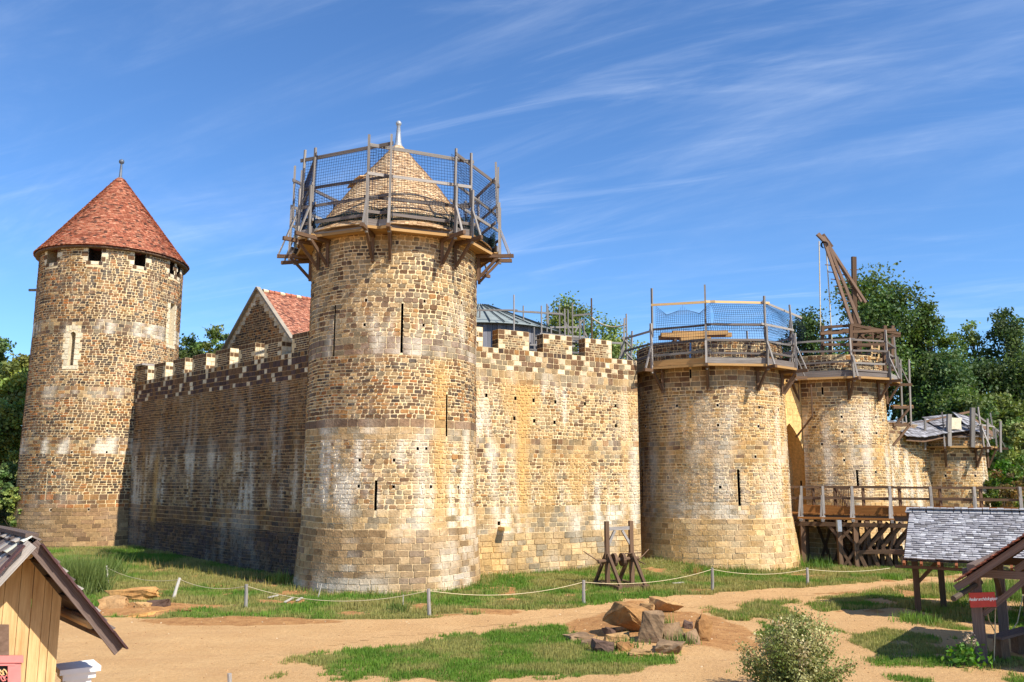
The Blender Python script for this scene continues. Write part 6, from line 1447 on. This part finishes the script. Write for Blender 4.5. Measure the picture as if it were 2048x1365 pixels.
# ================================================================== TREES AND PLANTS
def leaf_quads(P, size, R, up_bias=.3):
    """P (n,3) centres -> V (n*4,3): small tilted leaf faces"""
    n = len(P); d = R.normal(size=(n, 3)); d[:, 2] += up_bias; d /= np.linalg.norm(d, axis=1, keepdims=True)
    a = np.cross(d, R.normal(size=(n, 3))); a /= np.linalg.norm(a, axis=1, keepdims=True) + 1e-9; b = np.cross(d, a)
    sz = (size * (.6 + .8 * R.rand(n)))[:, None]; a = a * sz * .5; b = b * sz * .85 * .5
    return np.stack([P - a, P - b * .8, P + a, P + b * .8], 1).reshape(-1, 3)
def tree(name, label, base, height, crown, seed, col, nleaf=9000, leaf=.34, crown_z=.62, trunk_r=None, group=None, sparse=0.0, lobes=26, low=.25):
    """tapered trunk and limbs; foliage clumps carried on the limbs"""
    R = np.random.RandomState(seed); rr = random.Random(seed); x, y, z = base; t = thing(name, label, 'tree', (x, y, z), group)
    tr = trunk_r or height * .022; V = []; F = []; cl = []
    def add(pts, rad):
        v, f = tube_arrays(pts, rad, 6); k = len(V); V.extend(v); F.extend([tuple(i + k for i in q) for q in f])
    top = Vector((x + rr.uniform(-.6, .6), y + rr.uniform(-.6, .6), z + height * .86)); p0 = Vector((x, y, z - .3))
    path = [p0.lerp(top, i / 5) + Vector((rr.uniform(-.25, .25), rr.uniform(-.25, .25), 0)) * (1 if 0 < i < 5 else 0) for i in range(6)]
    add(path, [tr, tr * .85, tr * .7, tr * .5, tr * .32, tr * .12])
    zc = z + height * (1 - crown_z / 2); rz = height * crown_z / 2
    for i in range(lobes):
        h = rr.uniform(-1, 1) ** 1; a = rr.uniform(0, 2 * math.pi); rad = math.sqrt(max(0, 1 - h * h)) * crown * rr.uniform(.55, 1.05) * (1.0 if h < .2 else .85)
        e = Vector((x + rad * math.cos(a), y + rad * math.sin(a), zc + h * rz * rr.uniform(.8, 1.0)))
        b = p0.lerp(top, min(.92, max(low, (e.z - z) / height - rr.uniform(.12, .3)))); m = b.lerp(e, .5) + Vector((rr.uniform(-.4, .4), rr.uniform(-.4, .4), rr.uniform(0, .6)))
        add([b, m, e], [tr * .3, tr * .18, tr * .05]); cl.append((e, rr.uniform(.55, 1.15)))
        for _ in range(2): cl.append((m.lerp(e, rr.uniform(.2, .8)) + Vector((rr.gauss(0, .5), rr.gauss(0, .5), rr.gauss(0, .4))), rr.uniform(.45, .9)))
    part('trunk', mesh_py('trunk', V, F, W_BARK, True), t)
    w = np.array([c[1]**2 for c in cl]); w /= w.sum(); cnt = R.multinomial(nleaf, w); Ps = []; Cs = []
    sc = crown * .23
    for (c, s), n in zip(cl, cnt):
        q = np.clip(R.normal(size=(n, 3)), -1.7, 1.7) * np.array([sc, sc, sc * .75]) * s * (1 - .3 * sparse); q = q * (R.rand(n, 1) ** .15)
        Ps.append(np.array(c) + q); Cs.append(np.array(col) * (R.uniform(.62, 1.25) * (.75 + .5 * R.rand(n))[:, None]) * np.array([R.uniform(.85, 1.2), 1, R.uniform(.7, 1.1)]))
    P = np.concatenate(Ps); C = np.concatenate(Cs); Vq = leaf_quads(P, leaf, R); Fq = np.arange(len(P) * 4).reshape(-1, 4)
    part('crown', mesh_np('crown', Vq, Fq, M_LEAF, np.repeat(C, 4, 0)), t)
    return t
def build_trees():
    G1 = lin(96, 116, 60); G2 = lin(114, 130, 68); G3 = lin(84, 104, 58); G4 = lin(138, 150, 82)
    T = [(1745, 548, 82, 112, G1, 'large oak rising behind the crane tower', 'oak_tree', 17000, .62, 0), (1848, 606, 80, 52, G1, 'oak with a lopsided crown right of the crane tower', 'oak_tree', 8000, .6, 0), (1602, 622, 92, 58, G3, 'round tree showing through the rails between the gate towers', 'oak_tree', 7000, .7, 0),
         (1938, 640, 92, 46, G2, 'thin open-branched tree above the far woodland', 'oak_tree', 3600, .75, .6), (2015, 618, 90, 60, G3, 'tall tree with upright branches at the right border', 'oak_tree', 6500, .7, .5),
         (1885, 706, 76, 84, G3, 'dense dark tree behind the shingled shelter', 'oak_tree', 12000, .7, 0), (1965, 724, 80, 80, G3, 'dense dark tree between the shelter and the right border', 'oak_tree', 12000, .7, 0), (2050, 706, 78, 80, G3, 'dense dark tree cut by the right border', 'oak_tree', 10000, .7, 0), (1840, 742, 86, 60, G1, 'dark tree low behind the crane tower rails', 'oak_tree', 8000, .65, 0), (1925, 780, 70, 70, G1, 'bushy tree just behind the shingled shelter', 'oak_tree', 9000, .7, 0), (2010, 790, 74, 66, G2, 'bushy tree low at the edge of the right woodland', 'oak_tree', 8000, .7, 0),
         (2030, 838, 66, 46, G4, 'pale green young tree near the right border', 'young_tree', 6000, .7, 0), (1150, 600, 96, 78, G2, 'tree standing behind the pole scaffold', 'oak_tree', 9000, .55, .3), (1228, 640, 92, 62, G4, 'yellow-green tree left of the gate tower scaffold', 'oak_tree', 7000, .55, 0), (968, 604, 104, 34, G4, 'treetop peeping over the grey round roof', 'oak_tree', 3000, .5, 0), (1085, 660, 98, 50, G2, 'low tree behind the merlons of the sunlit wall', 'oak_tree', 3500, .5, 0),
         (382, 668, 88, 36, G3, 'small dark tree between the red-roofed tower and the gable', 'oak_tree', 4500, .55, 0), (440, 655, 86, 36, G2, 'light green tree beside the stone gable', 'oak_tree', 4500, .55, 0),
         (-14, 670, 70, 54, G3, 'dark tree cut by the left border', 'oak_tree', 9000, .65, 0), (34, 716, 64, 44, G4, 'yellow-green tree beside the red-roofed tower', 'oak_tree', 8000, .7, 0), (8, 800, 60, 50, G2, 'low spreading tree left of the red-roofed tower', 'oak_tree', 7000, .7, 0), (-60, 700, 75, 60, G3, 'tree standing outside the left border of the picture', 'oak_tree', 5000, .65, 0)]
    for i, (u, v, y, hw, col, lab, nm, nl, cz, sp) in enumerate(T):
        if u < -30: continue
        p = at_y(u, v, y); b = Vector((p.x, y, gh(p.x, y))); h = p.z - b.z; tree(nm, lab, b, h, hw * y / 1722, 100 + i, col, int(nl * 1.5), .30 if y > 68 else .27, cz, group='woodland trees round the castle', sparse=sp, lobes=int(18 + hw / 3))
    B = [(28, 905, 56, 34, G2, 'bush on the shaded bank by the red-roofed tower'), (4, 930, 54, 30, G3, 'dark bush on the bank at the left border'), (40, 968, 53, 18, G4, 'pale low bush at the foot of the left bank'),
         (2000, 905, 62, 32, lin(96, 134, 52), 'bright green broom bush beyond the far tower'), (2040, 915, 60, 30, lin(110, 128, 60), 'olive bush at the right border beyond the bridge'), (2020, 948, 56, 30, lin(122, 104, 66), 'brown heathery bush beyond the bridge rail'), (1990, 960, 58, 22, lin(98, 120, 54), 'small green bush behind the far tower base')]
    for i, (u, v, y, hw, col, lab) in enumerate(B):
        p = at_y(u, v, y); b = Vector((p.x, y, gh(p.x, y))); tree('bush', lab, b, max(.8, p.z - b.z), hw * y / 1722, 160 + i, col, 3000, .2, .85, .05, group='bushes on the banks', lobes=16, low=.02)
build_trees()
def blades(P, n_per, h, w, R, cols, spread=.05, lean=.35):
    """grass: n_per thin triangles from each point"""
    n = len(P); k = n * n_per; B = np.repeat(P, n_per, 0) + np.concatenate([R.normal(size=(k, 2)) * spread, np.zeros((k, 1))], 1)
    hh = (np.repeat(h, n_per) if np.ndim(h) else h) * (.5 + .8 * R.rand(k)); a = R.rand(k) * 6.283; d = np.stack([np.cos(a), np.sin(a), 0 * a], 1); ln = lean * hh * R.rand(k); b2 = R.rand(k) * 6.283
    T = B + np.stack([np.cos(b2) * ln, np.sin(b2) * ln, hh], 1); ww = (w * (.6 + .8 * R.rand(k)))[:, None]
    V = np.stack([B - d * ww / 2, B + d * ww / 2, T], 1).reshape(-1, 3); C = np.repeat(cols, n_per, 0) * (.75 + .5 * R.rand(k))[:, None]; Cv = np.repeat(C[:, None], 3, 1); Cv[:, :2] *= .8
    return V, Cv.reshape(-1, 3)
def inside_castle(x, y):
    m = np.zeros(x.shape, bool)
    for c, r in ((LT_C, LT_R + .45), (CT_C, CT_R + .5), (G1_C, G1_R + .45), (G2_C, G2_R + .45), (T5_C, T5_R + .1)): m |= np.hypot(x - c[0], y - c[1]) < r
    m |= ((x - WL_O[0]) * WL_N[0] + (y - WL_O[1]) * WL_N[1] < .05) & (x < -5); m |= ((x - WR_O[0]) * WR_N[0] + (y - WR_O[1]) * WR_N[1] < .05) & (x >= -5) & (x < 20)
    return m
def build_grass():
    R = np.random.RandomState(9); GR = lin(116, 148, 56); GR2 = lin(92, 126, 46); DRY = lin(180, 160, 104)
    def sample(x0, x1, y0, y1, dens, thr=.35):
        n = int((x1 - x0) * (y1 - y0) * dens); x = R.uniform(x0, x1, n); y = R.uniform(y0, y1, n); g, r = masks(x, y)
        k = (R.rand(n) < sstep(thr - .2, thr + .35, g) * (1 - .95 * sstep(.2, .6, r))) & ~inside_castle(x, y); u = proj(np.stack([x, y, 0 * x], -1)); k &= (u[:, 0] > -60) & (u[:, 0] < 2110)
        x, y = x[k], y[k]; return np.stack([x, y, g_height(x, y) - .01], 1)
    Vs = []; Cs = []
    P = np.concatenate([sample(-8, 8, 19, 29, 190), sample(4, 16, 19, 34, 130)])
    dryf = sstep(.42, .62, fbm(P[:, 0] * .8, P[:, 1] * .8, 77)) * .6; mix = vnoise(P[:, 0] * 2, P[:, 1] * 2, 5)[:, None]; c = (GR * mix + GR2 * (1 - mix)) * (1 - dryf[:, None]) + DRY * dryf[:, None]
    v, cc = blades(P, 5, .10, .022, R, c, .05); Vs.append(v); Cs.append(cc)
    P = np.concatenate([sample(-34, 0, 28, 52, 75), sample(0, 24, 28, 50, 75)])
    dryf = sstep(.36, .60, fbm(P[:, 0] * .55, P[:, 1] * .7, 78)) * .68; mix = vnoise(P[:, 0] * 1.5, P[:, 1] * 1.5, 6)[:, None]; c = (GR * mix + GR2 * (1 - mix)) * (1 - dryf[:, None]) + DRY * dryf[:, None]
    v, cc = blades(P, 5, .10 + .14 * vnoise(P[:, 0] * .8, P[:, 1] * .8, 8)**2, .032, R, c, .08); Vs.append(v); Cs.append(cc)
    V = np.concatenate(Vs); o = bpy.data.objects.new('grass', mesh_np('grass', V, np.arange(len(V)).reshape(-1, 3), M_GRASS, np.concatenate(Cs))); COL.objects.link(o); stuff(o); o['label'] = 'short green and dry grass on the castle bank and by the path'; o['category'] = 'grass'
    # taller dry weeds along the foot of the walls and on the bank
    n = 260; u = R.uniform(180, 600, n); W = []
    for uu in u:
        t_ = (uu - 180) / 420; W.append(gpt(uu, 1118 + 52 * t_ + R.normal() * 5))
    W = np.array([tuple(w) for w in W]); v, cc = blades(W, 3, .34, .03, R, np.repeat(np.array([lin(186, 160, 96)]), n, 0) * np.where(R.rand(n, 1) < .5, 1, np.array([.55, .75, .5])), .1, .3)
    a = []
    for s in np.arange(-.5, 8.2, .05): p = WR_O + WR_T * s + WR_N * R.uniform(.1, .5); a.append((p[0], p[1], gh(p[0], p[1])))
    for (c_, r_, a0, a1) in ((CT_C, CT_R + .42, -1.3, 1.5), (G1_C, G1_R + .38, -1.0, 1.6)):
        for q in np.arange(a0, a1, .012): rr = r_ + abs(R.normal()) * .25; x, y = c_[0] + rr * math.sin(q), c_[1] - rr * math.cos(q); a.append((x, y, gh(x, y)))
    a = np.array(a); v2, c2 = blades(a, 4, .22, .03, R, np.where(R.rand(len(a), 1) < .65, lin(104, 126, 54), DRY), .08, .4); VV = np.concatenate([v, v2])
    o = bpy.data.objects.new('weeds', mesh_np('weeds', VV, np.arange(len(VV)).reshape(-1, 3), M_GRASS, np.concatenate([cc, c2]))); COL.objects.link(o); stuff(o); o['label'] = 'tall weeds along the foot of the walls'; o['category'] = 'weeds'
build_grass()
def tuft(name, label, p, n, h, w, spread, col, seed, cat='plant', group=None, lean=.5):
    R = np.random.RandomState(seed); P = np.tile(np.array(p), (n, 1)); v, c = blades(P, 1, h, w, R, np.repeat(np.array([col]), n, 0), spread, lean)
    o = part(name, mesh_np(name, v, np.arange(len(v)).reshape(-1, 3), M_GRASS, c), None); tag(o, label, cat, group); return o
def build_plants():
    # broom bush on the left
    R = np.random.RandomState(3); p = gpt(152, 1188); t = thing('broom_bush', 'feathery green broom bush between the plank shed and the fence', 'bush', tuple(p)); Ps = []
    for k in range(60): a = R.rand() * 6.28; q = abs(R.normal()) * .5; Ps.append((p.x + q * 1.3 * math.cos(a), p.y + q * math.sin(a), p.z))
    v, c = blades(np.array(Ps), 34, 1.35, .035, R, np.repeat(np.array([lin(116, 130, 68)]), 60, 0), .14, .75); part('twigs', mesh_np('twigs', v, np.arange(len(v)).reshape(-1, 3), M_GRASS, c), t)
    V = []; F = []
    for k in range(10):
        a = R.rand() * 6.28; b = Vector(p); e = b + Vector((.5 * math.cos(a), .4 * math.sin(a), .8)); vv, ff = tube_arrays([b, e], [.03, .01], 5); kk = len(V); V += vv; F += [tuple(i + kk for i in f) for f in ff]
    part('stem', mesh_py('stem', V, F, W_BARK), t)
    p2 = gpt(205, 1150); t2 = thing('broom_bush', 'small broom bush in the shadow edge behind the thin fence post', 'bush', tuple(p2)); Ps = [(p2.x + R.normal() * .4, p2.y + R.normal() * .3, p2.z) for k in range(24)]
    v, c = blades(np.array(Ps), 22, .8, .035, R, np.repeat(np.array([lin(104, 124, 58)]), 24, 0), .1, .8); part('twigs', mesh_np('twigs', v, np.arange(len(v)).reshape(-1, 3), M_GRASS, c), t2)
    # foreground shrub
    b = at_z(1592, 1392); b = Vector((b.x, b.y, gh(b.x, b.y))); t = thing('willow_shrub', 'rounded grey-green shrub with tiny pale leaves in the sand', 'shrub', tuple(b)); rr = random.Random(5); V = []; F = []; Ps = []; Cs = []
    for k in range(120):
        a = rr.uniform(0, 6.283); el = rr.uniform(.15, 1.5); L = rr.uniform(.75, 1.2); d = Vector((math.cos(a) * math.cos(el) * 1.1, math.sin(a) * math.cos(el), math.sin(el) * 1.35)); e = b + d * L; m = b + d * L * .5 + Vector((rr.gauss(0, .06), rr.gauss(0, .06), .05))
        vv, ff = tube_arrays([b, m, e, e + d * .18], [.014, .009, .004, .002], 4); kk = len(V); V += vv; F += [tuple(i + kk for i in f) for f in ff]
        n = 210; tt = R.uniform(.2, 1.12, n); pts = np.array(b)[None] * (1 - tt[:, None]) + np.array(e)[None] * tt[:, None] + R.normal(size=(n, 3)) * .075; Ps.append(pts); base = [lin(136, 142, 82), lin(178, 174, 116), lin(104, 118, 56), lin(200, 184, 140)][rr.choices((0, 1, 2, 3), (4, 2.5, 3, 1))[0]]; Cs.append(np.array(base) * (.7 + .5 * R.rand(n))[:, None])
    part('branches', mesh_py('branches', V, F, W_BARK), t); P = np.concatenate(Ps); C = np.concatenate(Cs); k = P[:, 2] > b.z + .03; P, C = P[k], C[k]; Vq = leaf_quads(P, .055, R, .4); part('foliage', mesh_np('foliage', Vq, np.arange(len(P) * 4).reshape(-1, 4), M_LEAF, np.repeat(C, 4, 0)), t)
    # leafy flowering plant by the workshop post
    p = gpt(1934, 1333); t = thing('flowering_plant', 'broad-leaved plant with pale flower heads at the workshop post foot', 'plant', tuple(p)); n = 190; P = np.array(p) + R.normal(size=(n, 3)) * np.array([.22, .16, .14]) + np.array([0, 0, .22]); P[:, 2] = np.maximum(P[:, 2], p.z + .04)
    Vq = leaf_quads(P, .15, R, .8); part('foliage', mesh_np('foliage', Vq, np.arange(n * 4).reshape(-1, 4), M_LEAF, np.repeat(np.array(lin(96, 138, 50)) * (.7 + .6 * R.rand(n, 1)), 4, 0)), t)
    P = np.array(p) + R.normal(size=(60, 3)) * np.array([.12, .1, .08]) + np.array([.12, 0, .62]); Vq = leaf_quads(P, .06, R, .3); stuff(part('flower_heads', mesh_np('flower_heads', Vq, np.arange(240).reshape(-1, 4), M_LEAF, np.repeat(np.array(lin(214, 190, 160)) * (.8 + .3 * R.rand(60, 1)), 4, 0)), t))
    V = []; F = []
    for k in range(6): e = Vector(p) + Vector((.12 + R.normal() * .08, R.normal() * .06, .6)); vv, ff = tube_arrays([Vector(p), e], .008, 4); kk = len(V); V += vv; F += [tuple(i + kk for i in f) for f in ff]
    part('stems', mesh_py('stems', V, F, M_STEM), t)
    for (u, v, n, h, sp, col, lab) in [(1592, 1136, 260, .62, .22, lin(110, 150, 50), 'bright green weed clump at the gate tower foot by the bridge'), (1640, 1140, 160, .6, .3, lin(96, 128, 52), 'weed clump under the timber bridge'), (1395, 1143, 70, .5, .12, lin(176, 150, 90), 'dry weed clump at the gate tower foot'), (1480, 1145, 130, .4, .25, lin(104, 128, 56), 'low weed clump in front of the gate tower'),
                                   (1835, 1245, 300, .3, .3, lin(116, 146, 62), 'long grass clump at the slate shed post foot'), (1335, 1262, 70, .45, .12, lin(140, 150, 78), 'upright grass clump between the heaped rocks'), (1358, 1282, 160, .3, .25, lin(104, 124, 60), 'grass clump in front of the heaped rocks'), (1255, 1290, 120, .22, .3, lin(104, 130, 58), 'grass clump under the tilted slab'), (695, 1185, 70, .5, .1, lin(150, 140, 70), 'dry weed growing against the corner tower foot'), (745, 1190, 60, .4, .1, lin(150, 140, 72), 'second dry weed against the corner tower foot'), (795, 1222, 160, .3, .2, lin(100, 118, 56), 'dark grass clump below the rope near the thick post'), (562, 1168, 90, .55, .15, lin(132, 150, 66), 'yellow-green weed at the shadow edge left of the corner tower'), (1940, 1190, 400, .7, .5, lin(120, 146, 70), 'tall grass growing behind the red sign'), (2020, 1200, 400, .8, .5, lin(108, 136, 62), 'tall grass behind the workshop brace')]:
        tuft('weed_clump', lab, gpt(u, v), n, h, .03, sp, col, int(u), group='weed clumps')
M_STEM = plain_mat('green_stem', lin(104, 124, 62), .7)
build_plants()
def build_pebbles():
    """small stones and clods on the sand: too many to count"""
    R = np.random.RandomState(4); n = 9000; x = R.uniform(-14, 18, n); y = R.uniform(18, 38, n); g, r = masks(x, y); k = (R.rand(n) < .25 + .5 * r) & (g < .5) & ~inside_castle(x, y); x, y = x[k], y[k]; n = len(x); sz = .008 + .03 * R.rand(n)**4 + .012 * R.rand(n)
    base = np.array([[1, 0, -.2], [-.5, .87, -.2], [-.5, -.87, -.2], [0, 0, .8], [.6, .6, .2], [-.7, .1, .3]]); F = np.array([[0, 4, 3], [4, 1, 3], [1, 5, 3], [5, 2, 3], [2, 0, 3]])
    V = np.stack([x, y, g_height(x, y)], 1)[:, None] + base[None] * sz[:, None, None] * (.7 + .6 * R.rand(n, 6, 1)); C = np.where(R.rand(n, 1) < .8, lin(164, 124, 82), lin(196, 174, 140)) * (.6 + .5 * R.rand(n, 1))
    FF = (F[None] + (np.arange(n) * 6)[:, None, None]).reshape(-1, 3); o = bpy.data.objects.new('pebbles', mesh_np('pebbles', V.reshape(-1, 3), FF, M_ROCK, np.repeat(C, 6, 0))); COL.objects.link(o); stuff(o); o['label'] = 'small stones scattered over the sand'; o['category'] = 'pebbles'
build_pebbles()
